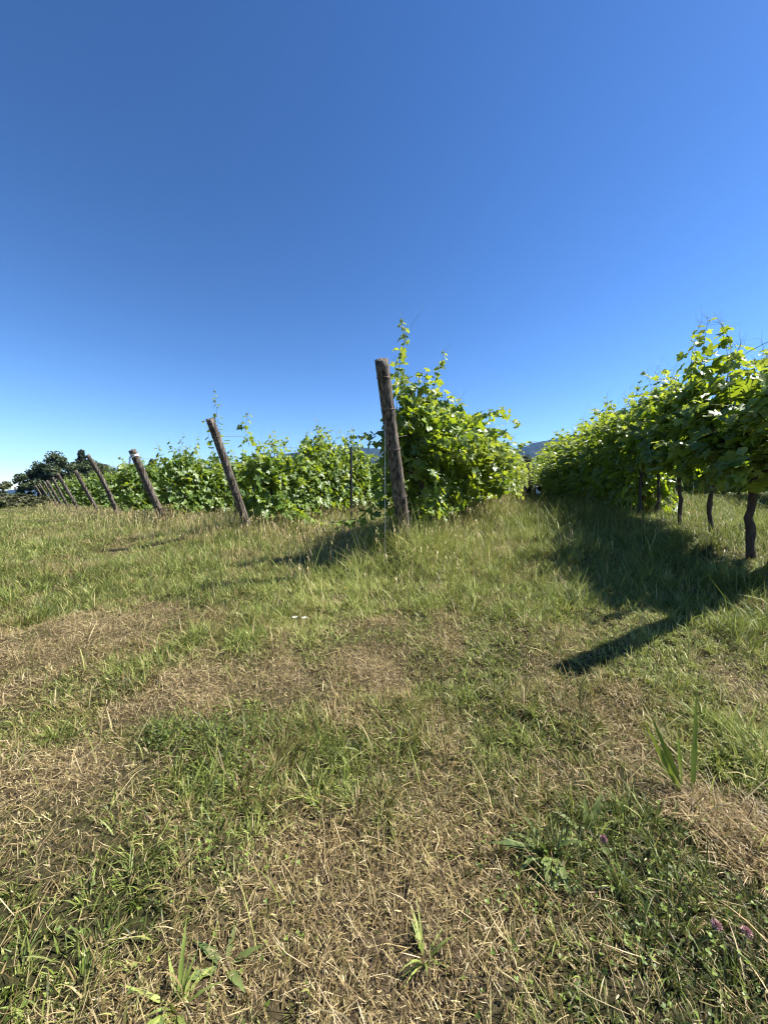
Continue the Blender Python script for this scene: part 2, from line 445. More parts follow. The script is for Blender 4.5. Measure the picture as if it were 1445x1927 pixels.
GR = Blades(); ST = Blades()
BANDS = [(.15, 1.0, 24000, 3), (1.0, 1.9, 22000, 3), (1.9, 3.0, 15000, 2), (3.0, 4.5, 9000, 2), (4.5, 7, 4000, 2), (7, 11, 1500, 2), (11, 18, 420, 2), (18, 30, 120, 2), (30, 55, 25, 2)]
for d0, d1, dens, seg in BANDS:
    x, y = scatter(d0, d1, dens)
    # gather the blades into tufts
    tx = np.floor(x / .055) + .5 + (_hash(np.floor(x / .055), np.floor(y / .055), 5) - .5) * .9
    ty = np.floor(y / .055) + .5 + (_hash(np.floor(x / .055), np.floor(y / .055), 6) - .5) * .9
    pull = .55 * (_hash(np.floor(x / .055), np.floor(y / .055), 8) > .35)
    ox, oy = x, y
    x = x + (tx * .055 - x) * pull; y = y + (ty * .055 - y) * pull
    dry, hf, df, tone = fields(x, y)
    k = rng.random(len(x)) < df * .95
    x, y, dry, hf, tone, ox, oy, tx, ty = [a[k] for a in (x, y, dry, hf, tone, ox, oy, tx, ty)]
    z = H(x, y)
    n = len(x)
    tall = tall_zone(x, y); lane = sstep(.6, 1.8, (x - .26) - .4 * (y - 4.28)) * sstep(2.6, 3.6, y) * (1 - .9 * np.exp(-(rowinfo(x, y) / .8) ** 2))
    r = np.sqrt(x * x + y * y)
    L = rng.lognormal(0, .38, n) * (.042 + .030 * sstep(2.0, 4.5, r)) * hf * (1 + 1.7 * tall * sstep(2.5, 4, r) * (1 - sstep(1.2, 2.2, (x - .26) - .4 * (y - 4.28)) * (1 - sstep(6.0, 7.5, y)))) * (1 + .55 * lane)
    L = np.clip(L, .015, .6)
    W = np.clip(.0021 + .0024 * rng.random(n) ** 2, .001, .01) * (1 + .13 * r)
    h1 = _hash(np.floor(ox / .055), np.floor(oy / .055), 11)
    h2 = vnoise(ox / .13, oy / .13, 12); h3 = vnoise(ox / .05 + 9, oy / .05, 13)
    L = L * (.55 + .8 * h1) * (.55 + .95 * h2)
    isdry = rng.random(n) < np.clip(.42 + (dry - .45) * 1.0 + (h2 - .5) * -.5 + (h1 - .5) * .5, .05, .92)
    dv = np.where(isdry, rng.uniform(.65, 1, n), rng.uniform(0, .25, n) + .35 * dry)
    yaw = np.arctan2(oy - ty * .055, ox - tx * .055) + rng.normal(0, .7, n)
    lean = np.abs(rng.normal(.45, .35, n)) * np.where(isdry, 1.35, 1.0)
    curve = np.abs(rng.normal(.85, .65, n)) * rng.choice([1, 1, 1, 1.8], n)
    rn = np.clip(rng.normal(.46, .24, n) + tone + (h3 - .5) * .35, 0, 1)
    GR.add(x, y, z - .004, L, W, yaw, lean, curve, dv, rn, seg)
# straw litter lying on the soil
for d0, d1, dens, seg in [(.15, 1.0, 19000, 2), (1.0, 1.9, 18000, 2), (1.9, 3.0, 16000, 2), (3.0, 5.0, 8500, 2), (5, 9, 1500, 2)]:
    x, y = scatter(d0, d1, dens)
    dry, hf, df, tone = fields(x, y)
    k = rng.random(len(x)) < (.30 + .75 * dry ** 1.1) * (.45 + 1.1 * vnoise(x / .11, y / .11, 14))
    x, y, dry = x[k], y[k], dry[k]
    n = len(x); r = np.sqrt(x * x + y * y)
    L = rng.lognormal(0, .6, n) * .028; L = np.clip(L, .006, .16)
    W = (.0010 + .0017 * rng.random(n) ** 2) * (1 + .12 * r)
    yaw = rng.uniform(0, 2 * math.pi, n)
    lean = rng.normal(1.25, .38, n); curve = rng.normal(.3, .9, n)
    ST.add(x, y, H(x, y) + rng.uniform(.002, .022, n), L, W, yaw, lean, curve, rng.uniform(.75, 1, n), rng.normal(.50, .28, n) + .14 * sstep(.55, .85, dry) * sstep(1.4, 2.4, r), seg)
for d0, d1, dens in [(.15, 1.6, 90), (1.6, 3.2, 60)]:
    x, y = scatter(d0, d1, dens); n = len(x)
    ST.add(x, y, H(x, y) + rng.uniform(.01, .035, n), rng.uniform(.010, .03, n), rng.uniform(.003, .0065, n), rng.uniform(0, 6.28, n), rng.normal(1.1, .4, n), rng.normal(.4, 1.1, n), rng.uniform(.8, 1, n), rng.normal(.6, .22, n), 3)
# raised heap of cut hay
for (px, py, rr, hh, n) in [(1405, 1548, .13, .022, 1500), (1330, 1525, .09, .014, 500), (1440, 1580, .1, .02, 500)]:
    cx, cy = ground_at(px, py)
    a = rng.uniform(0, 2 * math.pi, n); q = np.sqrt(rng.random(n))
    x = cx + np.cos(a) * q * rr * 1.5; y = cy + np.sin(a) * q * rr
    ST.add(x, y, H(x, y) + hh * (1 - q * q) * rng.random(n) + .004, rng.lognormal(0, .4, n) * .07, .0015 + .002 * rng.random(n), rng.normal(2.7, 1.5, n),
           rng.normal(1.4, .28, n), rng.normal(.2, .6, n), rng.uniform(.85, 1, n), rng.normal(.42, .3, n), 3)
# long standing stems in the headland, and seeding grass along the rows
for d0, d1, dens, seg in [(.15, 3, 60, 4), (3, 5, 50, 3), (5, 9, 20, 3)]:
    x, y = scatter(d0, d1, dens); n = len(x)
    dry = fields(x, y)[0]; r = np.sqrt(x * x + y * y)
    GR.add(x, y, H(x, y), rng.uniform(.08, .2, n), (.0018 + .002 * rng.random(n)) * (1 + .1 * r), rng.uniform(0, 6.28, n), np.abs(rng.normal(.35, .3, n)), np.abs(rng.normal(.7, .5, n)),
           np.where(rng.random(n) < .55, .9, .15), rng.normal(.65, .2, n), seg)
SG = Blades()
for d0, d1, dens, zone in [(2.4, 5, 420, 1), (5, 8, 260, 1), (8, 14, 170, 1), (14, 24, 60, 1), (24, 44, 18, 1)]:
    x, y = scatter(d0, d1, dens)
    # distance to the line of end posts
    d = rowinfo(x, y)
    w = np.exp(-(d / .55) ** 2)
    endl = np.full(len(x), 9.)
    P_ = [RIGHT_POST] + POSTS
    for (ax, ay), (bx, by) in zip(P_[1:-1], P_[2:]):
        ux, uy = bx - ax, by - ay; ll = ux * ux + uy * uy
        t = np.clip(((x - ax) * ux + (y - ay) * uy) / ll, 0, 1)
        endl = np.minimum(endl, np.hypot(x - ax - ux * t, y - ay - uy * t))
    w = np.maximum(w, .9 * np.exp(-(endl / .8) ** 2))
    w = w * (.35 + 1.2 * fbm(x * 1.2, y * 1.2, 77, 3) ** 1.5)
    w = np.where((x > 1.5 + .4 * (y - 4.3)), w * .12, w)
    w = np.where((x < .1) & (y < 5.6), w * .45, w)
    k = rng.random(len(x)) < w
    x, y = x[k], y[k]; n = len(x); r = np.hypot(x, y)
    L = rng.lognormal(0, .25, n) * .34; z = H(x, y)
    yaw = rng.uniform(0, 6.28, n); lean = np.abs(rng.normal(.12, .14, n)); cv = np.abs(rng.normal(.45, .3, n))
    dr = np.where(rng.random(n) < .62, rng.uniform(.7, 1, n), rng.uniform(.1, .4, n)); rn = rng.normal(.68, .18, n)
    SG.add(x, y, z, L, (.0020 + .001 * rng.random(n)) * (1 + .16 * r), yaw, lean, cv, dr, rn, 3)
    # seed head: a bunch of short spikelets at the tip of the stem
    th = lean + cv * .5
    hx = x + np.cos(yaw) * np.sin(th) * L * .86; hy = y + np.sin(yaw) * np.sin(th) * L * .86; hz = z + np.cos(th) * L * .9
    hk = rng.random(n) < .6
    for q in range(5):
        m_ = hk.sum()
        SG.add(hx[hk], hy[hk], hz[hk] - q * .012, rng.uniform(.02, .04, m_), (.0045 + .002 * rng.random(m_)) * (1 + .12 * r[hk]), rng.uniform(0, 6.28, m_), np.abs(rng.normal(.5, .3, m_)),
               rng.normal(.3, .3, m_), np.clip(dr[hk] + .2, 0, 1), np.clip(rn[hk] + .12, 0, 1), 2)
GR.build('grass', M['grass']); ST.build('straw', M['grass']); SG.build('seeding_grass', M['grass'])

# clover: trefoil leaflets, uncountable ground cover
def build_clover():
    V = []; L = []; S = []; A = []; nv = 0
    k = 7
    an = np.linspace(0, 2 * math.pi, k, endpoint=False)
    tmpl = np.stack([.5 + .5 * np.cos(an), .42 * np.sin(an), np.zeros(k)], 1)
    for (px, py, rr, n) in [(430, 1390, .24, 420), (530, 1420, .16, 150), (1350, 1700, .30, 190), (1420, 1800, .25, 120), (1010, 1640, .14, 80), (460, 1560, .2, 120), (900, 1800, .3, 50), (300, 1800, .3, 70), (1200, 1850, .3, 80)]:
        cx, cy = ground_at(px, py)
        a = rng.uniform(0, 2 * math.pi, n); q = np.sqrt(rng.random(n)) * rr
        xs = cx + np.cos(a) * q * 1.3; ys = cy + np.sin(a) * q
        zs = H(xs, ys) + rng.uniform(.02, .065, n)
        for x, y, z in zip(xs, ys, zs):
            b = rng.uniform(0, 6.28); tilt = Matrix.Rotation(rng.normal(0, .4), 3, 'X') @ Matrix.Rotation(rng.normal(0, .4), 3, 'Y')
            sz = rng.uniform(.004, .0078); rv = rng.random()
            for j in range(3):
                m3 = np.array(tilt @ Matrix.Rotation(b + j * 2.094, 3, 'Z') @ Matrix.Rotation(-.25, 3, 'Y'))
                V.append((tmpl * sz) @ m3.T + np.array([x, y, z])); L.append(np.arange(k) + nv); S.append(nv); A += [rv] * k; nv += k
    me = mesh_np('clover', np.concatenate(V), np.concatenate(L), S, M['grass'], {'dry': np.zeros(nv), 'rnd': np.array(A) * .5 + .1})
    link('clover', me, kind='stuff')
build_clover()

# ------------------------------------------------------------------ vine leaves
HALF = [(-.06, -.05), (-.20, -.20), (-.42, -.16), (-.50, .02), (-.40, .14), (-.60, .26), (-.64, .46), (-.44, .50), (-.30, .44), (-.34, .64), (-.22, .82), (-.10, .88), (0, 1.05)]
OUT = HALF + [(-x, y) for x, y in HALF[-2::-1]]
LEAF = np.array([(0, .05)] + [(0, .42)] + OUT)      # 0: petiole point, 1: middle
def leaf_faces():
    n = len(OUT); f = []
    for i in range(n - 1): f.append((1, 2 + i + 1, 2 + i))
    f.append((1, 2, 0)); f.append((1, 0, 2 + n - 1))
    return np.array(f)
LF = leaf_faces()
LOWP = np.array([(0, .42), (0, -.02), (-.45, -.15), (-.62, .38), (-.3, .45), (0, 1.02), (.3, .45), (.62, .38), (.45, -.15)])
LOWF = np.array([(0, i + 1 if i < 8 else 1, i) for i in range(1, 9)])

def leaf_mesh(name, P, Nn, T, S_, rnd, young, low=False):
    """P position of petiole end, Nn normals, T tip direction, S_ sizes"""
    tm = LOWP if low else LEAF; F = LOWF if low else LF
    n = len(P); k = len(tm)
    Nn = Nn / np.linalg.norm(Nn, axis=1, keepdims=True)
    T = T - Nn * (T * Nn).sum(1, keepdims=True); T = T / (np.linalg.norm(T, axis=1, keepdims=True) + 1e-9)
    B = np.cross(T, Nn)
    u = tm[:, 0][None] * S_[:, None]; v = (tm[:, 1])[None] * S_[:, None]
    fold = rng.uniform(-.1, .55, n)[:, None]; droop = rng.uniform(-.1, .6, n)[:, None]; wav = rng.uniform(0, 6.28, n)[:, None]
    h = fold * np.abs(u) * .7 - droop * np.clip(v, 0, 9) ** 2 / (S_[:, None] + 1e-9) * .6 - droop * u * u / S_[:, None] * .5
    h = h + .06 * S_[:, None] * np.sin(tm[:, 0][None] * 9 + wav) + .05 * S_[:, None] * np.sin(tm[:, 1][None] * 11 + wav * 2)
    V = P[:, None] + B[:, None] * u[..., None] + T[:, None] * v[..., None] + Nn[:, None] * h[..., None]
    loops = (np.arange(n)[:, None, None] * k + F[None]).ravel()
    starts = np.arange(n * len(F)) * 3
    return mesh_np(name, V.reshape(-1, 3), loops, starts, M['leaf'], {'rnd': np.repeat(rnd, k), 'young': np.repeat(young, k)}, smooth=True)

class Vine:
    """local frame: x along the row, -y the sunny side, z up"""
    def __init__(s, seed):
        s.r = np.random.default_rng(seed); s.P = []; s.N = []; s.T = []; s.S = []; s.rn = []; s.yo = []
        s.cane = MB(); s.trunk = MB()
    def leaf(s, p, n, t, size, young=0.0):
        s.P.append(p); s.N.append(n); s.T.append(t); s.S.append(size); s.rn.append(s.r.random()); s.yo.append(young)
    def path_shoot(s, pts, leaf=.10, every=.065, rad=.004, taper=.35, young_tip=.35, tendrils=2, bare_tip=.04, side=None):
        r = s.r
        pts = [np.array(p, float) for p in pts]
        seg = [np.linalg.norm(b - a) for a, b in zip(pts, pts[1:])]; tot = sum(seg)
        # resample
        def pos(d):
            for a, b, l in zip(pts, pts[1:], seg):
                if d <= l: return a + (b - a) * (d / max(l, 1e-6)), (b - a) / max(l, 1e-6)
                d -= l
            return pts[-1], (pts[-1] - pts[-2]) / max(seg[-1], 1e-6)
        m = max(3, int(tot / .07))
        cp = [pos(tot * i / m)[0] for i in range(m + 1)]
        s.cane.tube(cp, [rad * (1 - .75 * i / m) for i in range(m + 1)], 5, a=r.uniform(.2, .9), cap=False)
        d = .06; alt = r.choice([-1, 1])
        while d < tot - bare_tip:
            f = d / tot
            p, t = pos(d)
            size = leaf * (1 - (1 - taper) * max(0, (f - .45) / .55) ** 1.0) * r.uniform(.75, 1.2)
            young = np.clip((f - (1 - young_tip)) / young_tip, 0, 1) * r.uniform(.5, 1)
            sd = np.cross(t, [0, 0, 1.0]); sd = sd / (np.linalg.norm(sd) + 1e-6) if np.linalg.norm(sd) > .15 else np.array([math.cos(d * 40), math.sin(d * 40), 0])
            out = sd * alt + r.normal(0, .5, 3) + np.array([0, 0, .25])
            if side is not None: out = out + np.array(side) * .7
            out /= np.linalg.norm(out)
            q = p + out * size * r.uniform(.4, .8)
            s.cane.tube([p, (p + q) / 2 + np.array([0, 0, .006]), q], .0014, 3, a=.9, cap=False)
            nrm = out * .55 + np.array([0, 0, .75]) + r.normal(0, .42, 3)
            tip = out * .8 + np.array([0, 0, -.55]) + r.normal(0, .3, 3)
            s.leaf(q, nrm, tip, size, young)
            alt = -alt; d += every * r.uniform(.7, 1.3) * (1 - .35 * f)
        for _ in range(tendrils):
            p, t = pos(tot * r.uniform(.7, 1.0))
            dr = t + r.normal(0, .6, 3); dr /= np.linalg.norm(dr); q = [p]
            for j in range(6):
                dr = dr + r.normal(0, .25, 3) + np.array([0, 0, -.03]); dr /= np.linalg.norm(dr); q.append(q[-1] + dr * .028)
            s.cane.tube(q, [.0013 * (1 - .1 * j) for j in range(7)], 3, a=.6, cap=False)
    def grow(s, start, d0, length, droop=.05, hold=1.75, wander=.10, **kw):
        r = s.r; p = np.array(start, float); d = np.array(d0, float); d /= np.linalg.norm(d); pts = [p]
        m = max(3, int(length / .08))
        for i in range(m):
            g = droop * (2.2 if p[2] > hold else 1) * (i / m)
            d = d + r.normal(0, wander, 3) + np.array([0, 0, -g]); d /= np.linalg.norm(d)
            p = p + d * .08; pts.append(p)
            if p[2] < .10: break
        s.path_shoot(pts, **kw)
    def wood(s, h=.9, rad=.034, lean=(0, 0), arms=.45, thick=1.0):
        r = s.r; pts = []; x = y = 0.
        for i in range(13):
            f = i / 12
            x += r.normal(0, .012); y += r.normal(0, .012)
            pts.append((x + lean[0] * f, y + lean[1] * f, -.06 + (h + .06) * f))
        rr = [rad * thick * (1.35 - .5 * f + .15 * math.sin(f * 17 + r.random() * 3)) for f in np.linspace(0, 1, 13)]
        s.trunk.tube(pts, rr, 10, bump=.10)
        top = pts[-1]
        for sg in (-1, 1):
            a = [(top[0] + sg * arms * f, top[1] + r.normal(0, .01), top[2] - .02 + .05 * f + r.normal(0, .008)) for f in np.linspace(0, 1, 7)]
            s.trunk.tube(a, [rad * .75 * (1 - .5 * f) for f in np.linspace(0, 1, 7)], 8, bump=.1)
        s.top = top
    def fill(s, n, zlo, zhi, wlo, whi, xl=.55, size=.11, sunny=1.0):
        """extra leaves through the volume of the canopy"""
        r = s.r; c = 0
        while c < n:
            x = r.uniform(-xl, xl); f = r.random(); z = zlo + (zhi - zlo) * f
            top = 1 - .35 * abs(2 * vnoise(np.array([x * 3 + 7]), np.array([z * 2.5]), int(s.rn[0] * 99) if s.rn else 1)[0] - 1)
            w = (wlo + (whi - wlo) * f) * top
            u = r.uniform(-1, 1); u = math.copysign(abs(u) ** .6, u); y = u * w
            out = np.array([r.normal(0, .35), u, .15])
            nrm = out * .8 + np.array([0, 0, .6]) + r.normal(0, .4, 3)
            tip = out * .4 + np.array([0, 0, -.8]) + r.normal(0, .35, 3)
            s.leaf(np.array([x, y, z]), nrm, tip, size * r.uniform(.45, 1.35), 0.0 if r.random() < .85 else r.uniform(.1, .5))
            c += 1
    def meshes(s, name, low=False):
        f = leaf_mesh(name + '_foliage', np.array(s.P), np.array(s.N), np.array(s.T), np.array(s.S), np.array(s.rn), np.array(s.yo), low)
        return s.trunk.mesh(name + '_trunk', M['bark']), s.cane.mesh(name + '_canes', M['cane']), f

def row_vine(seed, kind):
    v = Vine(seed); r = v.r
    if kind == 'right':          # bare trunk, canopy held above
        v.wood(h=.88, lean=(r.normal(0, .04), r.normal(0, .03)), rad=.020)
        for i in range(15):
            x = r.uniform(-.5, .5)
            v.grow((x, r.normal(0, .03), .9), (r.normal(0, .25), r.normal(0, .35), 1), r.uniform(.7, 1.25), droop=.07, hold=1.6, leaf=.12)
        for i in range(9):
            sg = r.choice([-1, 1])
            v.grow((r.uniform(-.5, .5), sg * .1, r.uniform(1.1, 1.5)), (r.normal(0, .5), sg, .35), r.uniform(.4, .8), droop=.22, leaf=.12)
        for i in range(3):
            v.grow((r.uniform(-.45, .45), r.normal(0, .1), 1.5), (r.normal(0, .25), r.normal(0, .25), 1), r.uniform(.6, .85), droop=.02, hold=2.3, leaf=.10, tendrils=4, bare_tip=.12)
        v.fill(340, .76, 1.6, .32, .34, size=.125)
    elif kind == 'low':          # shaded row farther off: leaves reach down into the grass
        v.wood(h=.85, lean=(r.normal(0, .04), r.normal(0, .03)), rad=.030)
        for i in range(15):
            v.grow((r.uniform(-.5, .5), r.normal(0, .03), .9), (r.normal(0, .25), r.normal(0, .35), 1), r.uniform(.7, 1.2), droop=.07, hold=1.6, leaf=.12)
        for i in range(12):
            sg = r.choice([-1, 1])
            v.grow((r.uniform(-.5, .5), sg * .1, r.uniform(.9, 1.4)), (r.normal(0, .5), sg, .3), r.uniform(.5, 1.0), droop=.25, leaf=.12)
        for i in range(3):
            v.grow((r.uniform(-.45, .45), r.normal(0, .1), 1.45), (r.normal(0, .25), r.normal(0, .25), 1), r.uniform(.55, .8), droop=.02, hold=2.3, leaf=.09, tendrils=4, bare_tip=.12)
        v.fill(360, .28, 1.55, .38, .32, size=.125); v.fill(110, .06, .55, .42, .42, size=.12)
    elif kind == 'wild':         # central row: leafy almost to the ground, spilling to the sunny side
        v.wood(h=.85, lean=(r.normal(0, .04), r.normal(0, .03)), rad=.032)
        for i in range(15):
            v.grow((r.uniform(-.5, .5), r.normal(0, .03), .9), (r.normal(0, .25), r.normal(0, .3), 1), r.uniform(.6, 1.1), droop=.06, hold=1.6, leaf=.12)
        for i in range(13):
            v.grow((r.uniform(-.5, .5), -.1, r.uniform(.9, 1.4)), (r.normal(0, .5), -1, .3), r.uniform(.6, 1.15), droop=.24, leaf=.125)
        for i in range(5):
            v.grow((r.uniform(-.5, .5), .1, r.uniform(.9, 1.4)), (r.normal(0, .5), 1, .3), r.uniform(.5, .8), droop=.24, leaf=.12)
        for i in range(2):
            v.grow((r.uniform(-.45, .45), r.normal(0, .1), 1.4), (r.normal(0, .25), r.normal(0, .25), 1), r.uniform(.5, .7), droop=.02, hold=2.3, leaf=.09, tendrils=4, bare_tip=.12)
        v.fill(380, .35, 1.65, .36, .28, size=.125)
    else:                        # rows beyond: tight leafy wall
        v.wood(h=.8, lean=(r.normal(0, .04), r.normal(0, .03)), rad=.03)
        for i in range(14):
            v.grow((r.uniform(-.5, .5), r.normal(0, .03), .8), (r.normal(0, .25), r.normal(0, .3), 1), r.uniform(.6, 1.0), droop=.06, hold=1.5, leaf=.125)
        for i in range(9):
            sg = r.choice([-1, -1, 1])
            v.grow((r.uniform(-.5, .5), sg * .1, r.uniform(.8, 1.3)), (r.normal(0, .5), sg, .3), r.uniform(.4, .8), droop=.26, leaf=.125)
        for i in range(4):
            v.grow((r.uniform(-.45, .45), r.normal(0, .1), 1.25), (r.normal(0, .3), r.normal(0, .25), 1), r.uniform(.35, .85), droop=.015, hold=2.3, leaf=.10, tendrils=3, bare_tip=.12, young_tip=.6)
        v.fill(300, .25, r.uniform(1.25, 1.5), .36, .24, size=.13)
    return v

def place_vine(me, pos, label, group, flip=False, scale=1.0, wide=1.0):
    t = thing('grapevine', label, 'grapevine', (pos[0], pos[1], Hs(pos[0], pos[1])), ROW_ANG + (math.pi if flip else 0), group)
    t.scale = (1, wide, scale)
    link('trunk', me[0], t); link('shoots', me[1], t); link('foliage', me[2], t)
    return t

def along(p, t): return (p[0] + ROW_DIR[0] * t, p[1] + ROW_DIR[1] * t)
def to_local(pos, w):
    d = Vector((w[0] - pos[0], w[1] - pos[1], w[2] - Hs(pos[0], pos[1])))
    c, s_ = math.cos(-ROW_ANG), math.sin(-ROW_ANG)
    return np.array([d.x * c - d.y * s_, d.x * s_ + d.y * c, d.z])

VL = [row_vine(300 + i, 'wall').meshes('wall_vine') for i in range(6)]
# --- central row
G_C = 'grapevines of the row behind the tall leaning post'
p0 = along(POSTS[0], .62)
v = row_vine(101, 'wild')
def L(px, py, D): return to_local(p0, at(px, py, D))
# tall shoots over the post
v.path_shoot([L(748, 800, 4.6), L(745, 730, 4.5), L(752, 680, 4.45), L(762, 640, 4.4), L(758, 605, 4.4), L(753, 588, 4.4)], leaf=.11, every=.05, rad=.005, tendrils=6, taper=.28, young_tip=.7)
v.path_shoot([L(790, 780, 4.7), L(770, 720, 4.65), L(748, 690, 4.6), L(735, 680, 4.55)], leaf=.11, every=.05, rad=.004, young_tip=.6)
v.path_shoot([L(765, 780, 4.8), L(775, 735, 4.8), L(790, 700, 4.8)], leaf=.13, every=.05, young_tip=.6)
v.path_shoot([L(800, 790, 5.0), L(812, 740, 4.95), L(825, 700, 4.9), L(835, 668, 4.9), L(836, 655, 4.9)], leaf=.11, every=.05, young_tip=.6, tendrils=5)
for (x0, y0, x1, y1) in [(760, 830, 752, 705), (775, 820, 770, 700), (790, 815, 800, 715), (805, 815, 815, 725), (785, 830, 785, 735), (820, 810, 838, 735), (750, 800, 745, 715), (800, 800, 792, 690), (840, 800, 850, 745), (765, 790, 760, 735)]:
    v.path_shoot([L(x0, y0, 4.85), L((x0 + x1) / 2 + 6, (y0 + y1) / 2, 4.8), L(x1, y1, 4.75)], leaf=.125, every=.05, rad=.004, young_tip=.45, taper=.5, tendrils=2)
v.path_shoot([L(760, 640, 4.4), L(775, 610, 4.4), L(800, 575, 4.4)], leaf=.03, every=.5, rad=.0022, tendrils=0)
# runner falling to the left of the post and another creeping through the grass
v.path_shoot([L(760, 880, 4.7), L(735, 850, 4.6), L(715, 835, 4.6), L(690, 828, 4.6), L(668, 815, 4.6)], leaf=.12, every=.045, rad=.004, young_tip=.2)
v.path_shoot([L(730, 890, 4.6), L(718, 925, 4.4), L(706, 955, 4.3), L(690, 972, 4.2), L(660, 985, 4.15), L(620, 984, 4.1)], leaf=.125, every=.045, rad=.004, young_tip=.1)
v.path_shoot([L(750, 830, 4.7), L(728, 800, 4.7), L(724, 770, 4.7)], leaf=.09, every=.06)
v.path_shoot([L(770, 850, 4.7), L(738, 880, 4.75), L(722, 930, 4.8)], leaf=.13, every=.05)
v.path_shoot([L(800, 930, 4.4), L(795, 970, 4.3), L(785, 985, 4.2)], leaf=.11, every=.05)
v.path_shoot([L(740, 780, 4.8), L(725, 860, 4.85), L(718, 920, 4.9)], leaf=.13, every=.05)
place_vine(v.meshes('end_vine'), p0, 'grapevine right behind the tall leaning post, its shoots rising above the post top', G_C)
p1 = along(POSTS[0], 1.5)
v = row_vine(102, 'wild')
place_vine(v.meshes('second_vine'), p1, 'bushy grapevine second behind the tall leaning post', G_C, scale=1.15, wide=1.2)
v = row_vine(103, 'wild'); p2 = along(POSTS[0], 2.4)
for q in range(8):
    v.grow((v.r.uniform(-.5, .6), -.45, v.r.uniform(.6, 1.1)), (v.r.normal(.2, .5), -1, .2), v.r.uniform(.5, .8), droop=.26, leaf=.125)
place_vine(v.meshes('third_vine'), p2, 'bushy grapevine third behind the tall leaning post, leaves spilling onto the grass', G_C, scale=1.15, wide=1.2)
v = row_vine(104, 'wild'); p3 = along(POSTS[0], 3.3)
def L(px, py, D): return to_local(p3, at(px, py, D))
v.path_shoot([L(900, 860, 7.2), L(940, 845, 7.1), L(970, 838, 7.0), L(1000, 830, 7.0)], leaf=.12, every=.05, rad=.004, young_tip=.6, tendrils=4)
for q in range(10):
    v.grow((v.r.uniform(-.6, .6), -.45, v.r.uniform(.5, 1.1)), (v.r.normal(0, .5), -1, .2), v.r.uniform(.6, .95), droop=.26, leaf=.125)
v.path_shoot([L(900, 900, 7.0), L(950, 895, 6.8), L(985, 895, 6.7)], leaf=.13, every=.05, rad=.004, young_tip=.6)
place_vine(v.meshes('fourth_vine'), p3, 'grapevine fourth behind the tall leaning post, a long shoot reaching out over the grass lane', G_C, scale=1.0, wide=1.1)
VW = [row_vine(110 + i, 'wild').meshes('wild_vine') for i in range(4)]
for i in range(4, 34):
    place_vine(VW[i % 4], along(POSTS[0], .6 + .9 * i), 'bushy grapevine far down the row behind the tall leaning post', G_C, flip=False, scale=1.06 + .08 * math.sin(i * 2.3), wide=1.15)

# --- row right of the lane, seen on its shaded side
G_R = 'grapevines of the shaded row across the grass lane'
RIGHT_LAB = ['grapevine with the thickest dark trunk, first in the shaded row, at the photo edge', 'grapevine with a slim trunk, second from the near end of the shaded row',
             'grapevine with pale hanging leaves, third in the shaded row', 'grapevine fourth from the near end of the shaded row', 'grapevine fifth in the shaded row, beside the dark metal stake']
for i in range(5):
    v = row_vine(200 + i, 'right' if i < 4 else 'low'); pr = along(RIGHT_POST, (.40 if i == 0 else .31) + .9 * i); r = v.r
    if i == 0: v.trunk = MB(); v.wood(h=.9, rad=.027, lean=(.0, .02))
    if i in (0, 1, 2):
        for q in range(5):
            v.grow((r.uniform(-.5, .5), r.normal(0, .15), 1.5), (r.normal(0, .2), .2 + r.normal(0, .2), 1), r.uniform(.5, .85), droop=.015, hold=2.5, leaf=.11, every=.05, tendrils=4, bare_tip=.1, young_tip=.7)
    if i in (1, 2):
        for q in range(5):
            v.grow((r.uniform(-.4, .4), r.normal(0, .1), r.uniform(.85, 1.)), (r.normal(0, .4), r.normal(0, .4), -.4), r.uniform(.3, .6), droop=.3, leaf=.12)
    place_vine(v.meshes('shaded_vine'), pr, RIGHT_LAB[i], G_R, scale=[.86, 1.03, .98, 1.10, 1.12][i])
VR = [row_vine(210 + i, 'low').meshes('shaded_vine_far') for i in range(3)]
for i in range(5, 34):
    q_ = along(RIGHT_POST, .31 + .9 * i); o_ = .45 * float(sstep(7, 14, i))
    place_vine(VR[i % 3], (q_[0] - ROW_NRM[0] * o_, q_[1] - ROW_NRM[1] * o_), 'grapevine farther down the shaded row across the grass lane', G_R, scale=1.18 + .16 * math.sin(i * 1.9), wide=1.25 + .5 * float(sstep(7, 13, i)))
# the row behind it, glimpsed between the trunks
G_RR = 'grapevines glimpsed beneath the shaded row'
R2 = (6.6, .9)
for i in range(3, 20):
    place_vine(VL[i % 6], along(R2, .4 + .9 * i), 'grapevine of the next row, glimpsed between the trunks of the shaded row', G_RR)

# --- rows beyond, each behind its own leaning post
WHERE = ['x', 'post tied with white tape', 'slender bowed post', 'fifth post along the line', 'sixth post along the line', 'seventh post, pale blotched',
         'eighth post along the line', 'ninth post along the line', 'tenth post along the line', 'farthest post of the line']
WHERE[0] = 'second post of the line'
v = row_vine(320, 'wall'); pq = along(POSTS[1], .6)
def L(px, py, D): return to_local(pq, at(px, py, D))
v.path_shoot([L(425, 870, 7.0), L(412, 830, 6.9), L(407, 790, 6.8), L(406, 765, 6.8)], leaf=.09, every=.06, rad=.004, young_tip=.5, tendrils=3)
v.path_shoot([L(420, 900, 7.0), L(395, 850, 6.9), L(388, 815, 6.8)], leaf=.09, every=.06, young_tip=.5)
v.path_shoot([L(470, 860, 7.4), L(462, 830, 7.3), L(468, 800, 7.2)], leaf=.11, every=.06, young_tip=.5, tendrils=4)
v.path_shoot([L(400, 900, 6.9), L(370, 890, 6.8), L(345, 870, 6.8)], leaf=.12, every=.05)
place_vine(v.meshes('second_row_vine'), pq, 'grapevine right behind the second post, one thin shoot poking above the post', 'grapevines behind the second post', scale=1.14)
v = row_vine(321, 'wall'); pq = along(POSTS[1], 1.5)
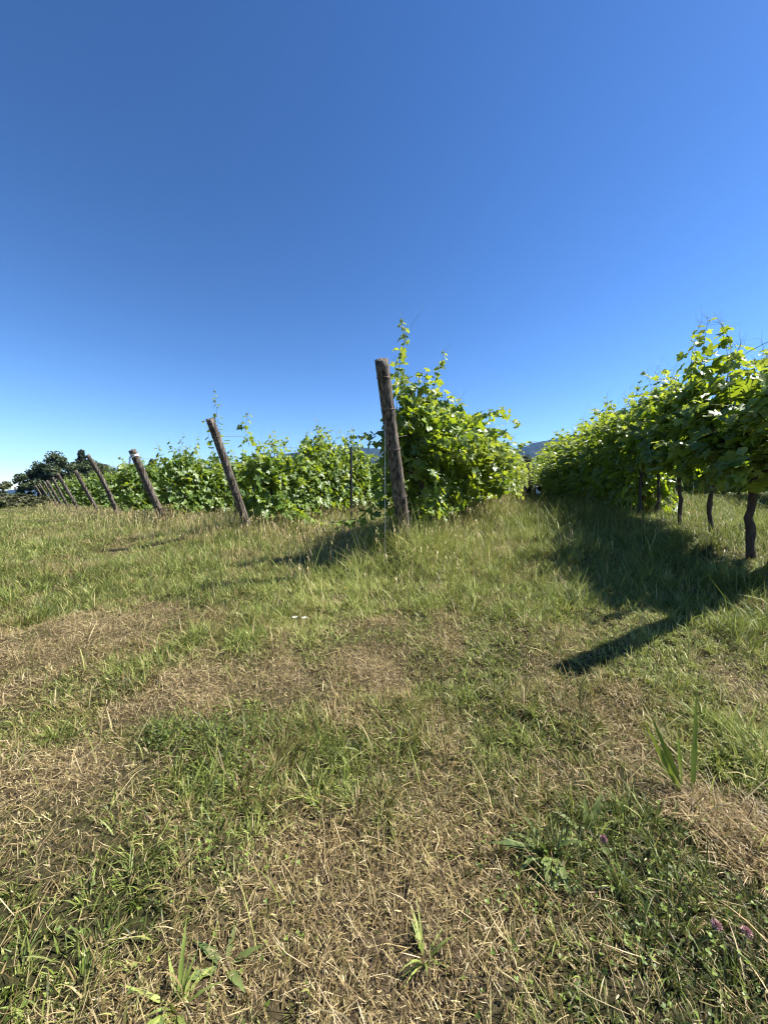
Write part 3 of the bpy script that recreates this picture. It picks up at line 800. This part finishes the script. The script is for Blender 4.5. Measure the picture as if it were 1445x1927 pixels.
def L(px, py, D): return to_local(pq, at(px, py, D))
v.path_shoot([L(520, 930, 7.6), L(540, 955, 7.2), L(570, 975, 6.9), L(600, 985, 6.7), L(640, 995, 6.5)], leaf=.13, every=.04, rad=.004, young_tip=.5)
v.path_shoot([L(500, 900, 7.6), L(530, 935, 7.3), L(560, 965, 7.1), L(590, 985, 6.9)], leaf=.13, every=.04, rad=.004, young_tip=.5)
place_vine(v.meshes('second_row_vine'), pq, 'grapevine in the row of the second post with a shoot creeping over the grass', 'grapevines behind the second post')
for k in range(1, 11):
    nv = {1: 22, 2: 9, 3: 8, 4: 8}.get(k, 6)
    for i in range(2 if k == 1 else 0, nv):
        lab = 'leafy grapevine in the row ending at the ' + WHERE[k - 1]
        place_vine(VL[(i * 5 + k * 3) % 6], along(POSTS[k], .6 + .9 * i), lab, 'grapevines behind the ' + WHERE[k - 1], flip=(i + k) % 2 == 0, scale=(1.30 if k == 1 and i < 5 else 1.0 if k == 1 else 1.20) + .11 * math.sin(i * 3.1 + k))

# ------------------------------------------------------------------ wooden end posts
def make_post(base, lean, height, rb, rt, label, bands=(), seed=0, bow=0., side=0.0, detail=True):
    r = random.Random(seed)
    t = thing('wooden_post', label, 'post', (base[0], base[1], Hs(base[0], base[1])), 0, 'leaning wooden end posts of the vine rows')
    top = Vector((-ROW_DIR[0] * lean + side * ROW_NRM[0], -ROW_DIR[1] * lean + side * ROW_NRM[1], height))
    def axis(f):
        b = math.sin(f * math.pi) * bow
        return top * f + Vector((b * .6, -b * .2, b))
    n = 28 if detail else 12; m = 34 if detail else 10
    vs = []; fs = []
    ph = r.uniform(0, 6)
    cracks = [(r.uniform(0, 6.28), r.uniform(.3, .9)) for _ in range(4)]
    for i in range(m + 1):
        f = -.14 + 1.14 * i / m
        c = axis(f); tt = (axis(f + .01) - axis(f - .01)).normalized(); u = tt.orthogonal().normalized(); w = tt.cross(u)
        rad = rb + (rt - rb) * max(f, 0)
        for k in range(n):
            a = 2 * math.pi * k / n
            q = rad * (1 + .05 * math.sin(2 * a + ph + f * 2) + .03 * math.sin(5 * a + f * 5 + ph) + r.uniform(-.012, .012))
            for (ca, cd) in cracks:
                da = abs((a - ca - .3 * f + math.pi) % (2 * math.pi) - math.pi)
                if da < .12: q -= rad * .17 * cd
            p = c + (u * math.cos(a) + w * math.sin(a)) * q
            if i == m: p += tt * (.012 * math.sin(a + ph) + r.uniform(-.006, .006))
            vs.append(p)
    for i in range(m):
        for k in range(n):
            k2 = (k + 1) % n; fs.append((i * n + k, i * n + k2, (i + 1) * n + k2, (i + 1) * n + k))
    vs.append(axis(1.0)); cidx = len(vs) - 1
    for k in range(n): fs.append((m * n + k, m * n + (k + 1) % n, cidx))
    mb = MB(); mb.add(vs, fs); me = mb.mesh('post_shaft', M['wood'], smooth=True)
    link('shaft', me, t)
    for f in bands:
        b = MB(); c = axis(f); tt = (axis(f + .01) - axis(f - .01)).normalized()
        for q in range(2):
            tl = (tt + Vector((r.uniform(-.12, .12), r.uniform(-.12, .12), 0))).normalized(); u = tl.orthogonal().normalized(); w = tl.cross(u)
            rad = (rb + (rt - rb) * f) * 1.06
            b.tube([c + tl * (.006 * q) + (u * math.cos(a) + w * math.sin(a)) * rad for a in np.linspace(0, 2 * math.pi, 25)], .0036, 5, cap=False)
        a = r.uniform(0, 6.28)
        p = c + (u * math.cos(a) + w * math.sin(a)) * rad
        b.tube([p, p + (u * math.cos(a) + w * math.sin(a)) * .03 + Vector((0, 0, .012)), p + (u * math.cos(a + .5) + w * math.sin(a + .5)) * .045], .002, 5)
        link('wire_band', b.mesh('wire_band', M['rust']), t)
    return t, axis

def anchor_wire(t, axis, f, ground_off=0.0, twisted=False, rad=.003, mat='steel', side=-1):
    """stay wire hanging from the post down to its ground anchor"""
    a = axis(f) + Vector((side * .075, -.03, 0)); zg = Hs(t.location.x + a.x, t.location.y + a.y) - t.location.z
    mb = MB()
    if twisted:
        for ph in (0, math.pi):
            mb.tube([Vector((a.x + .0032 * math.cos(ph + s * 70), a.y + .0032 * math.sin(ph + s * 70), a.z + (zg - a.z) * s)) for s in np.linspace(.02, 1, 150)], .0015, 4)
        for sx in (-.03, .075):
            mb.tube([axis(f + .03) + Vector((sx, -.06, .02)), Vector((a.x, a.y, a.z - .03))], .0025, 5)
    else:
        mb.tube([a + Vector((.05, 0, .05)), a, Vector((a.x, a.y, zg))], rad, 5)
    link('anchor_wire', mb.mesh('anchor_wire', M[mat]), t)

t, ax = make_post(POSTS[0], .77, 1.86, .078, .062, 'tall weathered wooden post leaning towards the viewer, bound with five wire rings', (.92, .77, .57, .30, .21), 1)
anchor_wire(t, ax, .73, twisted=True, side=-.55)
t, ax = make_post(POSTS[1], .86, 1.90, .074, .062, 'weathered grey post with pale cut top, thin vine shoot just behind it', (.86, .62, .5, .38), 2)
anchor_wire(t, ax, .62, side=-.2)
t, ax = make_post(POSTS[2], .80, 1.82, .082, .078, 'thick knotty wooden post with white tape tied round its top', (.5,), 3)
tp = MB(); c = ax(.93); tt = (ax(.94) - ax(.92)).normalized(); u = tt.orthogonal().normalized(); w = tt.cross(u)
def strap(mb, pts, wid):
    vs = []; fs = []
    for i, p in enumerate(pts):
        vs += [p - wid, p + wid]
        if i: fs.append((2 * i - 2, 2 * i - 1, 2 * i + 1, 2 * i))
    mb.add(vs, fs)
for o_, tl in ((0, .25), (.02, -.2)):
    strap(tp, [c + tt * (o_ + .03 * math.sin(a + tl * 9)) + (u * math.cos(a) + w * math.sin(a)) * .085 for a in np.linspace(0, 6.283, 25)], tt * .014)
strap(tp, [c + Vector((-.085, -.02, -.02)), c + Vector((-.10, -.03, -.07)), c + Vector((-.095, -.03, -.13)), c + Vector((-.11, -.035, -.19))], Vector((.016, .01, 0)))
o = link('tape', tp.mesh('tape', M['tape'], smooth=False), t); sm = o.modifiers.new('thick', 'SOLIDIFY'); sm.thickness = .002
anchor_wire(t, ax, .62, side=-.4)
t, ax = make_post(POSTS[3], .84, 1.92, .062, .056, 'slender bowed grey post, third tallest, its tip bent over towards the trees', (.6,), 4, bow=.09)
anchor_wire(t, ax, .6, side=-.6)
LAB = ['straight grey post, fifth along the line from the tall leaning one', 'grey post sixth along the line from the tall leaning one', 'post with pale lichen blotches, seventh along the line',
       'small far post, eighth along the line', 'small far post, ninth along the line', 'small far post, tenth along the line', 'farthest and smallest post of the line, beneath the dark trees']
for k in range(4, 11):
    h = [1.68, 1.78, 1.8, 1.8, 1.75, 1.75, 1.7][k - 4]
    t, ax = make_post(POSTS[k], .8 + .05 * math.sin(k * 3), h, .066 if k < 7 else .07, .06, LAB[k - 4], (), k + 10, detail=k < 7)
    if k < 8: anchor_wire(t, ax, .6, side=-.6, rad=.004)
t, ax = make_post(RIGHT_POST, .80, 1.95, .078, .065, 'wooden end post of the shaded row, just beyond the photo edge', (.9, .7, .5), 40)

# ------------------------------------------------------------------ thin metal stakes and trellis wires
def stake(pos, h, label, mat, half=.018, cap_mat=None):
    t = thing('metal_stake', label, 'stake', (pos[0], pos[1], Hs(*pos)), ROW_ANG, 'thin metal stakes inside the vine rows')
    mb = MB()   # U-shaped profile
    w, d, th = half, half * .9, .004
    prof = [(-w, -d), (w, -d), (w, d), (w - th, d), (w - th, -d + th), (-w + th, -d + th), (-w + th, d), (-w, d)]
    vs = [(x, y, -.1) for x, y in prof] + [(x, y, h) for x, y in prof]; n = len(prof)
    fs = [(i, (i + 1) % n, n + (i + 1) % n, n + i) for i in range(n)] + [tuple(range(n - 1, -1, -1)), tuple(range(n, 2 * n))]
    mb.add(vs, fs); link('profile', mb.mesh('stake_profile', mat, smooth=False), t)
    for z in (h * .45, h * .68, h * .93):
        c = MB(); c.tube([(w, -d - .004, z - .02), (w + .012, -d - .008, z), (w, -d - .004, z + .02)], .003, 5); link('wire_hook', c.mesh('wire_hook', M['steel']), t)
    return t
stake((at(661, 950, 9.5).x, 9.5), 1.86, 'thin dark metal stake standing among the vines of the second row', M['dark_metal'], .026)
stake((at(313, 950, 15.0).x, 15.0), 1.75, 'thin pale metal stake rising behind the post with white tape', M['pale_metal'], .03)
pm = along(RIGHT_POST, 3.35)
stake((pm[0] - .18 * ROW_NRM[0], pm[1] - .18 * ROW_NRM[1]), 1.75, 'dark metal stake amid the leaves of the shaded row', M['dark_metal'], .02)

def wire(p, hgt, length, label, start_t=-.6, end=None):
    mb = MB(); pts = []
    for s in np.linspace(0, 1, 40):
        tt = start_t + (length - start_t) * s; q = along(p, tt)
        pts.append(Vector((q[0], q[1], Hs(*q) + hgt - .02 * math.sin(s * math.pi * 6) ** 2)))
    mb.tube(pts, .0026, 5)
    o = link('trellis_wire', mb.mesh('trellis_wire', M['rust'])); o['label'] = label; o['category'] = 'wire'; o['group'] = 'trellis wires along the vine rows'
wire(POSTS[0], 1.30, 26, 'middle trellis wire running back from the tall leaning post', -.5)
wire(POSTS[1], 1.72, 20, 'top trellis wire above the leaves behind the second post', -.7)
wire(POSTS[1], 1.25, 20, 'middle trellis wire half hidden in leaves behind the second post', -.5)
wire(POSTS[2], 1.68, 9, 'top trellis wire behind the post with white tape', -.7)
wire(RIGHT_POST, 1.85, 26, 'top trellis wire of the shaded row, bare against the sky at the photo edge', -.7)
wire(RIGHT_POST, .92, 26, 'low trellis wire carrying the trunks of the shaded row', -.3)

# ------------------------------------------------------------------ plants of the headland
def lance_leaf(mb, base, yaw, lean, curve, length, width, a, wave=.1, face=None):
    n = 14; p = Vector(base); vs = []; fs = []
    for i in range(n + 1):
        f = i / n; th = lean + curve * f
        if i: p = p + Vector((math.cos(yaw) * math.sin(th), math.sin(yaw) * math.sin(th), math.cos(th))) * (length / n)
        w = width * (math.sin(math.pi * min(1, f ** .75 * .96 + .04)) * .95 + .05) / 2
        sd = Vector((-math.sin(yaw), math.cos(yaw), 0)); nn = Vector((-math.cos(yaw) * math.cos(th), -math.sin(yaw) * math.cos(th), math.sin(th)))
        if face is not None: sd = Vector((math.cos(face), math.sin(face), 0))
        wv = (math.sin(f * 12 + a * 20) + .8 * math.sin(f * 29 + a * 33)) * wave * 1.6 * w; w *= 1 + .13 * math.sin(f * 23 + a * 50)
        vs += [p - sd * w + nn * (w * .35 + wv), p, p + sd * w + nn * (w * .35 - wv)]
        if i: j = 3 * i; fs += [(j - 3, j - 2, j + 1, j), (j - 2, j - 1, j + 2, j + 1)]
    mb.add(vs, fs, a)

def mat_weed():
    m, nt, out = newmat('broad_weed_leaf')
    tc = N(nt, 'ShaderNodeTexCoord'); no = N(nt, 'ShaderNodeTexNoise', Scale=60.0, Detail=5.0); nt.links.new(tc.outputs['Object'], no.inputs['Vector'])
    c = ramp(nt, [(0, (.05, .09, .022)), (.5, (.10, .155, .04)), (1, (.15, .20, .06))], attr(nt, 'rnd'))
    c = mixc(nt, ramp(nt, [(.35, (0, 0, 0)), (.75, (1, 1, 1))], no.outputs[0]), c, mixc(nt, .55, c, (.24, .23, .09)))
    leafy(nt, out, c, mixc(nt, .5, c, (.25, .38, .04)), trans=.3, rough=.6, spec=.25)
    return m
M['weed'] = mat_weed()
def mat_pale():
    m, nt, out = newmat('pale_grass_leaf')
    c = ramp(nt, [(0, (.17, .23, .045)), (1, (.33, .37, .10))], attr(nt, 'rnd'))
    leafy(nt, out, c, mixc(nt, .5, c, (.35, .45, .08)), trans=.3, rough=.5, spec=.4)
    return m
M['pale'] = mat_pale()
def mat_dock():
    m, nt, out = newmat('dock_leaf')
    c = ramp(nt, [(0, (.085, .14, .022)), (1, (.17, .23, .045))], attr(nt, 'rnd'))
    leafy(nt, out, c, mixc(nt, .6, c, (.42, .50, .05)), trans=.42, rough=.5, spec=.35)
    return m
M['dock'] = mat_dock()

def rosette(name, label, cat, px, py, leaves, mat='weed', group=None, dz=0.0, face=None, spread=.008):
    x, y = ground_at(px, py); t = thing(name, label, cat, (x, y, Hs(x, y) - .003 + dz), 0, group)
    for (yaw, lean, curve, ln, wd) in leaves:
        mb = MB(); lance_leaf(mb, (math.cos(yaw) * spread, math.sin(yaw) * spread, 0), yaw, lean, curve, ln, wd, random.random(), face=None if face is None else face + random.uniform(-.5, .5))
        link('leaf', mb.mesh('weed_leaf', M[mat]), t)
    return t
rr = random.Random(5)
lv = [(rr.uniform(0, 6.28), rr.uniform(.2, 1.4), rr.uniform(.3, 2.0), rr.uniform(.05, .14), rr.uniform(.008, .022)) for _ in range(30)]
lv += [(3.0, 1.2, .5, .17, .022), (2.5, .9, 1.3, .13, .015), (3.6, .8, 1.5, .12, .017), (1.9, .7, 1.2, .13, .014), (.3, .8, 1.3, .13, .015), (-1.5, .5, 1.9, .13, .024), (-1.1, 1.0, 1.2, .11, .022), (-1.9, 1.0, 1.1, .11, .026)]
rosette('plantain', 'large clump of narrow-leaved plantain with a pale drooping leaf in front', 'plantain', 1030, 1612, lv, group='broad-leaved weeds in the headland')
rosette('plantain', 'smaller plantain just beside the large clump, one broad leaf raised', 'plantain', 1105, 1572,
        [(.7, .7, .2, .14, .026), (.2, 1.1, .2, .13, .02), (1.2, .5, .3, .12, .018), (2.4, .9, .4, .10, .02), (-1.4, .9, .7, .12, .022), (-.6, 1.0, .5, .11, .018), (3.2, 1.0, .4, .10, .016)], group='broad-leaved weeds in the headland')
rosette('dock_plant', 'dock plant with five long narrow leaves standing upright beside the hay heap', 'dock', 1298, 1492,
        [(.5, .02, -.06, .36, .027), (2.9, .36, .03, .28, .022), (3.15, .58, -.15, .30, .020), (2.2, .15, -.10, .24, .024), (.6, .06, .25, .17, .020), (2.6, .5, .5, .14, .016)], mat='dock', dz=.0, face=.2, spread=.022, group='broad-leaved weeds in the headland')
rosette('grass_tuft', 'pale green broad-bladed grass tuft at the bottom of the photo', 'grass tuft', 335, 1895,
        [(rr.uniform(0, 6.28), rr.uniform(.15, 1.2), rr.uniform(.3, 1.3), rr.uniform(.06, .13), rr.uniform(.005, .010)) for _ in range(14)] + [(3.05, 1.1, .3, .13, .009), (1.8, .25, .5, .14, .010), (-.9, .8, .8, .11, .011)], 'pale')
rosette('plantain', 'flat plantain with folded grey-green leaves above the pale grass tuft', 'plantain', 425, 1805,
        [(2.8, 1.1, .3, .09, .018), (.3, 1.1, .3, .08, .016), (3.6, 1.2, .3, .09, .018), (-.7, 1.1, .5, .08, .018), (1.6, .8, .5, .07, .014)], group='broad-leaved weeds in the headland')
rosette('grass_tuft', 'bright pale grass tuft growing from the bare hay near the photo bottom', 'grass tuft', 800, 1800,
        [(rr.uniform(0, 6.28), rr.uniform(.15, 1.1), rr.uniform(.3, 1.4), rr.uniform(.05, .11), rr.uniform(.004, .007)) for _ in range(16)], 'pale')

def flower(name, label, cat, px, py, kind, h, group):
    x, y = ground_at(px, py); x2, y2 = x, y
    t = thing(name, label, cat, (x, y, Hs(x, y)), rr.uniform(0, 6), group)
    st = MB(); st.tube([(0, 0, -.01), (.004, .002, h * .5), (0, .006, h)], .0012, 5, a=.8); link('stem', st.mesh('flower_stem', M['cane']), t)
    mb = MB()
    if kind == 'clover':
        for i in range(60):
            u = rr.random(); a = i * 2.4; ct = 1 - 1.5 * (i / 60); sn = math.sqrt(max(0, 1 - ct * ct))
            d = Vector((math.cos(a) * sn, math.sin(a) * sn, ct)); b = Vector((0, .006, h)) ; s_ = d.orthogonal().normalized() * .0016
            mb.add([b + d * .002 - s_, b + d * .002 + s_, b + d * .010 + s_ * .9 + Vector((0, 0, .001)), b + d * .0115 + Vector((0, 0, .002)), b + d * .010 - s_ * .9], [(0, 1, 2, 3, 4)])
        link('flower_head', mb.mesh('clover_head', M['pink'], smooth=False), t)
    else:
        m = 5 if kind == 'white' else 12; R_ = .019 if kind == 'white' else .013
        for i in range(m):
            a = 6.283 * i / m; wd = 3.0 / m
            b = Vector((0, .006, h))
            def pt(q, rr_, z): return b + Vector((math.cos(a + q) * rr_, math.sin(a + q) * rr_, z))
            mb.add([b, pt(-wd * .5, R_ * .6, .006), pt(-wd * .45, R_, .009), pt(wd * .45, R_, .009), pt(wd * .5, R_ * .6, .006)], [(0, 1, 2, 3, 4)])
        link('flower_head', mb.mesh('petals', M[kind], smooth=False), t)
        if kind == 'white':
            c = MB(); c.tube([(0, .006, h), (0, .006, h + .006)], [.003, .002], 8); link('flower_centre', c.mesh('flower_centre', M['yellow']), t)
flower('clover_flower', 'pink clover head beside the smaller plantain', 'flower', 1130, 1606, 'clover', .05, 'pink clover heads')
flower('clover_flower', 'paler pink clover head, the inner of the pair low in the corner', 'flower', 1352, 1775, 'clover', .05, 'pink clover heads')
flower('clover_flower', 'brightest pink clover head, nearest the photo edge', 'flower', 1396, 1790, 'clover', .06, 'pink clover heads')
flower('white_flower', 'white bindweed flower, the one nearer the track, of two in the grass', 'flower', 557, 1178, 'white', .09, 'white flowers in the grass')
flower('white_flower', 'white bindweed flower, the one nearer the tall post, of two in the grass', 'flower', 574, 1178, 'white', .09, 'white flowers in the grass')
flower('yellow_flower', 'small yellow flower in the bright grass before the tall post', 'flower', 651, 1122, 'yellow', .09, None)

# dried weed clinging to the foot of the taped post
def dry_weed():
    x, y = POSTS[2][0] + .15, POSTS[2][1] - .12
    t = thing('dry_weed', 'reddish brown dried weed at the foot of the post with white tape', 'weed', (x, y, Hs(x, y)), 0)
    st = MB(); n = 260
    for i in range(14):
        a = rr.uniform(0, 6.28); st.tube([(0, 0, 0), (math.cos(a) * .08, math.sin(a) * .08, .2), (math.cos(a) * .2, math.sin(a) * .2, rr.uniform(.35, .6))], .004, 4, a=0)
    link('stalks', st.mesh('dry_stalks', M['cane']), t)
    B = Blades(); q = rng.random(n)
    B.add(rng.normal(0, .1, n), rng.normal(0, .1, n), q * .55, rng.uniform(.04, .08, n), rng.uniform(.015, .03, n), rng.uniform(0, 6.28, n), rng.uniform(.8, 2.2, n), rng.normal(.4, .4, n), np.ones(n), rng.uniform(.05, .45, n), 3)
    me = mesh_np('dry_leaves', np.concatenate(B.V), np.concatenate(B.L), np.concatenate(B.S), M['grass'], {'dry': np.concatenate(B.dry), 'rnd': np.concatenate(B.rnd)})
    link('dry_leaves', me, t)
dry_weed()

# ------------------------------------------------------------------ trees and bushes beyond
def tree(name, label, cat, px, top_py, D, width, seed, mat, kind='round', base_py=None, leaf=.16, n=5200, group=None):
    r = np.random.default_rng(seed)
    p = at(px, 932, D); x, y = p.x, p.y; z0 = Hs(x, y)
    h = at(px, top_py, D).z - z0
    t = thing(name, label, cat, (x, y, z0), r.uniform(0, 6.28), group)
    tr = MB(); w = width / 2
    if kind == 'conifer':
        tr.tube([(0, 0, -.1), (.03, 0, h * .5), (0, .02, h * .98)], [h * .022, h * .014, h * .003], 8, bump=.08)
    else:
        tr.tube([(0, 0, -.1), (.05 * h, .02 * h, h * .3), (.02 * h, .04 * h, h * .6)], [h * .035, h * .026, h * .012], 8, bump=.1)
    C = []; 
    if kind == 'conifer':
        nb = 60
        for i in range(nb):
            f = (i + .5) / nb; zz = h * (.08 + .9 * f); rad = w * (1 - f) ** .8 * r.uniform(.7, 1.1) + .05; a = i * 2.4
            rad *= r.choice([.6, 1.0, 1.25]); e = np.array([math.cos(a) * rad, math.sin(a) * rad, zz + rad * .25])
            tr.tube([(0, 0, zz), tuple(e * [.6, .6, 1]), tuple(e)], [h * .006, h * .004, h * .002], 5)
            for s in np.linspace(.15, 1, 6): C.append((np.array([e[0] * s, e[1] * s, zz + (e[2] - zz) * s]), .042 * h * (1.25 - .7 * s)))
    else:
        nl = 46
        for i in range(nl):
            a = r.uniform(0, 6.28); q = r.random() ** .5; f = r.uniform(.02 if cat == 'bush' else .12, 1)
            prof = math.sin(math.pi * min(.97, .18 + .8 * f)) ** .6
            e = np.array([math.cos(a) * w * q * prof, math.sin(a) * w * q * prof, h * (.1 + .84 * f)])
            C.append((e, r.uniform(.07, .16) * h))
            if i % 3 == 0: tr.tube([(.03 * h, .03 * h, h * .35), tuple(e * [.5, .5, .9]), tuple(e)], [h * .012, h * .008, h * .003], 5)
    cen = np.array([c for c, _ in C]); sz = np.array([s for _, s in C])
    k = r.integers(0, len(C), n)
    d = r.normal(0, 1, (n, 3)); d /= np.linalg.norm(d, axis=1, keepdims=True)
    P = cen[k] + d * (sz[k] * r.random(n) ** .45)[:, None] * np.array([1, 1, .75])
    P[:, 2] = np.maximum(P[:, 2], .03)
    nn = r.normal(0, 1, (n, 3)) + d * .8 + np.array([0, 0, .4]); nn /= np.linalg.norm(nn, axis=1, keepdims=True)
    u = np.cross(nn, r.normal(0, 1, (n, 3))); u /= np.linalg.norm(u, axis=1, keepdims=True); v_ = np.cross(nn, u)
    s = leaf * r.uniform(.5, 1.2, n); asp = .35 if kind == 'conifer' else .6
    V = np.stack([P - u * s[:, None], P - v_ * (s * asp)[:, None], P + u * s[:, None], P + v_ * (s * asp)[:, None]], 1).reshape(-1, 3)
    rn = np.clip(r.normal(.5, .22, n) + (_hash(k, k * 3, 4) - .5) * .5, 0, 1)
    me = mesh_np('crown', V, np.arange(4 * n), np.arange(n) * 4, M[mat], {'rnd': np.repeat(rn, 4)})
    link('trunk', tr.mesh('tree_trunk', M['bark']), t); link('crown', me, t)
    return t
GT = 'dark trees beyond the end of the posts'
tree('broadleaf_tree', 'tall dark rounded tree behind the far posts', 'tree', 112, 853, 46, 7.0, 1, 'tree_dark', leaf=.15, n=13000, group=GT)
tree('broadleaf_tree', 'low dark spreading tree at the outer side of the tall rounded one', 'tree', 72, 884, 47, 4.2, 2, 'tree_dark', leaf=.17, n=6000, group=GT)
tree('broadleaf_tree', 'dark tree behind the bowed post, right of the spiky conifer', 'tree', 184, 866, 46, 6.4, 3, 'tree_dark', leaf=.15, n=10000, group=GT)
tree('conifer_tree', 'spiky dark conifer rising above the rounded trees', 'tree', 157, 846, 49, 4.2, 4, 'conifer', 'conifer', leaf=.2, n=7000, group=GT)
tree('conifer_tree', 'dark conifer peeping over the vines next to the post with white tape', 'tree', 288, 864, 44, 3.2, 5, 'conifer', 'conifer', leaf=.2, n=5000, group=GT)
tree('broadleaf_tree', 'dark round tree closing the end of the grass lane', 'tree', 985, 856, 48, 4.0, 6, 'tree_dark', leaf=.17, n=6000)
tree('bush', 'wide dark bush low across the far end of the grass lane', 'bush', 1008, 885, 34, 6.0, 16, 'tree_dark', leaf=.16, n=16000)
tree('broadleaf_tree', 'dark tree cut by the photo edge behind the shaded row', 'tree', 1500, 625, 13, 2.8, 7, 'conifer', leaf=.07, n=16000)
GB = 'bushes at the far end of the headland'
tree('bush', 'feathery bush cut by the photo edge, tallest of the far bushes', 'bush', -12, 897, 27, 2.6, 8, 'tree_olive', leaf=.09, n=4500, group=GB)
tree('bush', 'olive green bush below the blue hill', 'bush', 30, 934, 25, 3.0, 9, 'tree_olive', leaf=.09, n=4500, group=GB)
tree('bush', 'olive green bush in front of the dark spreading tree', 'bush', 66, 932, 29, 2.4, 10, 'tree_olive', leaf=.09, n=4500, group=GB)
tree('bush', 'dark green bush behind the olive bushes, farthest of the far bushes', 'bush', 14, 922, 38, 4.0, 11, 'tree_dark', leaf=.12, n=4500, group=GB)

# ------------------------------------------------------------------ distant hills
def hills(name, prof, D, depth, seed):
    xs = np.array([p[0] for p in prof], float); ys = np.array([p[1] for p in prof], float)
    na, nd = 420, 40
    px = np.linspace(xs[0], xs[-1], na)
    top = np.interp(px, xs, ys)
    k = np.hanning(15); k /= k.sum(); top = np.convolve(np.pad(top, 7, 'edge'), k, 'valid')
    V = []
    for j in range(nd):
        f = j / (nd - 1); Dj = D - depth * (1 - f) if f < .99 else D
        shape = math.sin(f * math.pi / 2) ** 1.3
        for i in range(na):
            az = (px[i] - 722.5) / FPX
            crest = (932 - top[i]) / FPX * D
            x = az * Dj; y = Dj
            nz = (fbm(np.array([x * .004]), np.array([y * .004]), seed, 5)[0] - .5) * .55 * crest * (1 - f ** 3) * min(1, f * 4)
            nz += (vnoise(np.array([x * .03]), np.array([y * .03]), seed)[0] - .5) * 8
            V.append((x, y, max(-1.5, EYE + crest * shape + nz if f > 0 else -1.5)))
    for i in range(na):
        az = (px[i] - 722.5) / FPX; V.append((az * (D + depth * .5), D + depth * .5, -1.5))
    fs = [(j * na + i, j * na + i + 1, (j + 1) * na + i + 1, (j + 1) * na + i) for j in range(nd) for i in range(na - 1)]
    me = bpy.data.meshes.new(name); me.from_pydata(V, [], fs); me.update(); me.polygons.foreach_set('use_smooth', np.ones(len(fs), bool)); me.materials.append(M['hills'])
    link(name, me, kind='structure')
hills('hills', [(-250, 930), (-120, 916), (0, 926), (40, 920), (75, 922), (140, 908), (300, 890), (420, 880), (480, 868), (560, 856), (605, 848), (650, 842), (700, 847), (790, 858), (900, 860), (950, 850), (1010, 836), (1060, 828), (1180, 815), (1330, 822), (1500, 850), (1700, 900)], 3400, 1300, 5)

# haze
hz = MB(); X, Y0, Y1, Z0, Z1 = 5900, -5900, 5900, -3.0, 620.
hz.add([(-X, Y0, Z0), (X, Y0, Z0), (X, Y1, Z0), (-X, Y1, Z0), (-X, Y0, Z1), (X, Y0, Z1), (X, Y1, Z1), (-X, Y1, Z1)],
       [(3, 2, 1, 0), (4, 5, 6, 7), (0, 1, 5, 4), (1, 2, 6, 5), (2, 3, 7, 6), (3, 0, 4, 7)])
m, nt, out = newmat('haze')
pv = N(nt, 'ShaderNodeVolumePrincipled', Density=7.5e-5); pv.inputs['Color'].default_value = (.25, .5, 1, 1)
nt.links.new(pv.outputs[0], out.inputs['Volume'])
link('haze', hz.mesh('haze', m, smooth=False), kind='stuff')

# ------------------------------------------------------------------ light, sky, camera
w = bpy.data.worlds.new('World'); sc.world = w; w.use_nodes = True
nt = w.node_tree
bg = nt.nodes['Background']
sky = nt.nodes.new('ShaderNodeTexSky'); sky.sky_type = 'NISHITA'; sky.sun_disc = False
sky.sun_elevation = R(SUN_EL); sky.sun_rotation = R(SUN_AZ)
sky.altitude = 300; sky.air_density = 1.0; sky.dust_density = .15; sky.ozone_density = 2.2
hs = nt.nodes.new('ShaderNodeHueSaturation'); hs.inputs['Saturation'].default_value = 1.1; hs.inputs['Hue'].default_value = .502; hs.inputs['Value'].default_value = .66
gm = nt.nodes.new('ShaderNodeGamma'); gm.inputs[1].default_value = 1.43
nt.links.new(sky.outputs[0], gm.inputs[0]); nt.links.new(gm.outputs[0], hs.inputs['Color']); nt.links.new(hs.outputs[0], bg.inputs[0])
bg.inputs[1].default_value = .050
sun = bpy.data.lights.new('sun', 'SUN'); sun.energy = 5.0; sun.angle = R(.53); sun.color = (1, .95, .87)
so = bpy.data.objects.new('sun', sun); COL.objects.link(so)
sd = Vector((math.sin(R(SUN_AZ)) * math.cos(R(SUN_EL)), math.cos(R(SUN_AZ)) * math.cos(R(SUN_EL)), math.sin(R(SUN_EL))))
so.rotation_euler = sd.to_track_quat('Z', 'Y').to_euler(); so.location = sd * 50

cam = bpy.data.cameras.new('camera'); co = bpy.data.objects.new('camera', cam); COL.objects.link(co)
co.location = (0, 0, EYE); co.rotation_euler = (R(90) - PITCH, 0, 0)
cam.sensor_fit = 'VERTICAL'; cam.sensor_height = 36.0; cam.lens = 36.0 * FPX / 1927
cam.clip_start = .02; cam.clip_end = 20000
sc.camera = co

sc.view_settings.view_transform = 'Standard'; sc.view_settings.look = 'None'; sc.view_settings.gamma = 1
sc.view_settings.exposure = 1.5
sc.render.engine = 'CYCLES'
c = sc.cycles
c.max_bounces = 8; c.diffuse_bounces = 3; c.glossy_bounces = 2; c.transmission_bounces = 4; c.volume_bounces = 0; c.transparent_max_bounces = 8
c.use_denoising = True; c.denoiser = 'OPENIMAGEDENOISE'; c.denoising_input_passes = 'RGB_ALBEDO_NORMAL'; c.denoising_prefilter = 'ACCURATE'
c.caustics_reflective = False; c.caustics_refractive = False
c.sample_clamp_indirect = 4
c.filter_width = 1.15
sc.render.film_transparent = False
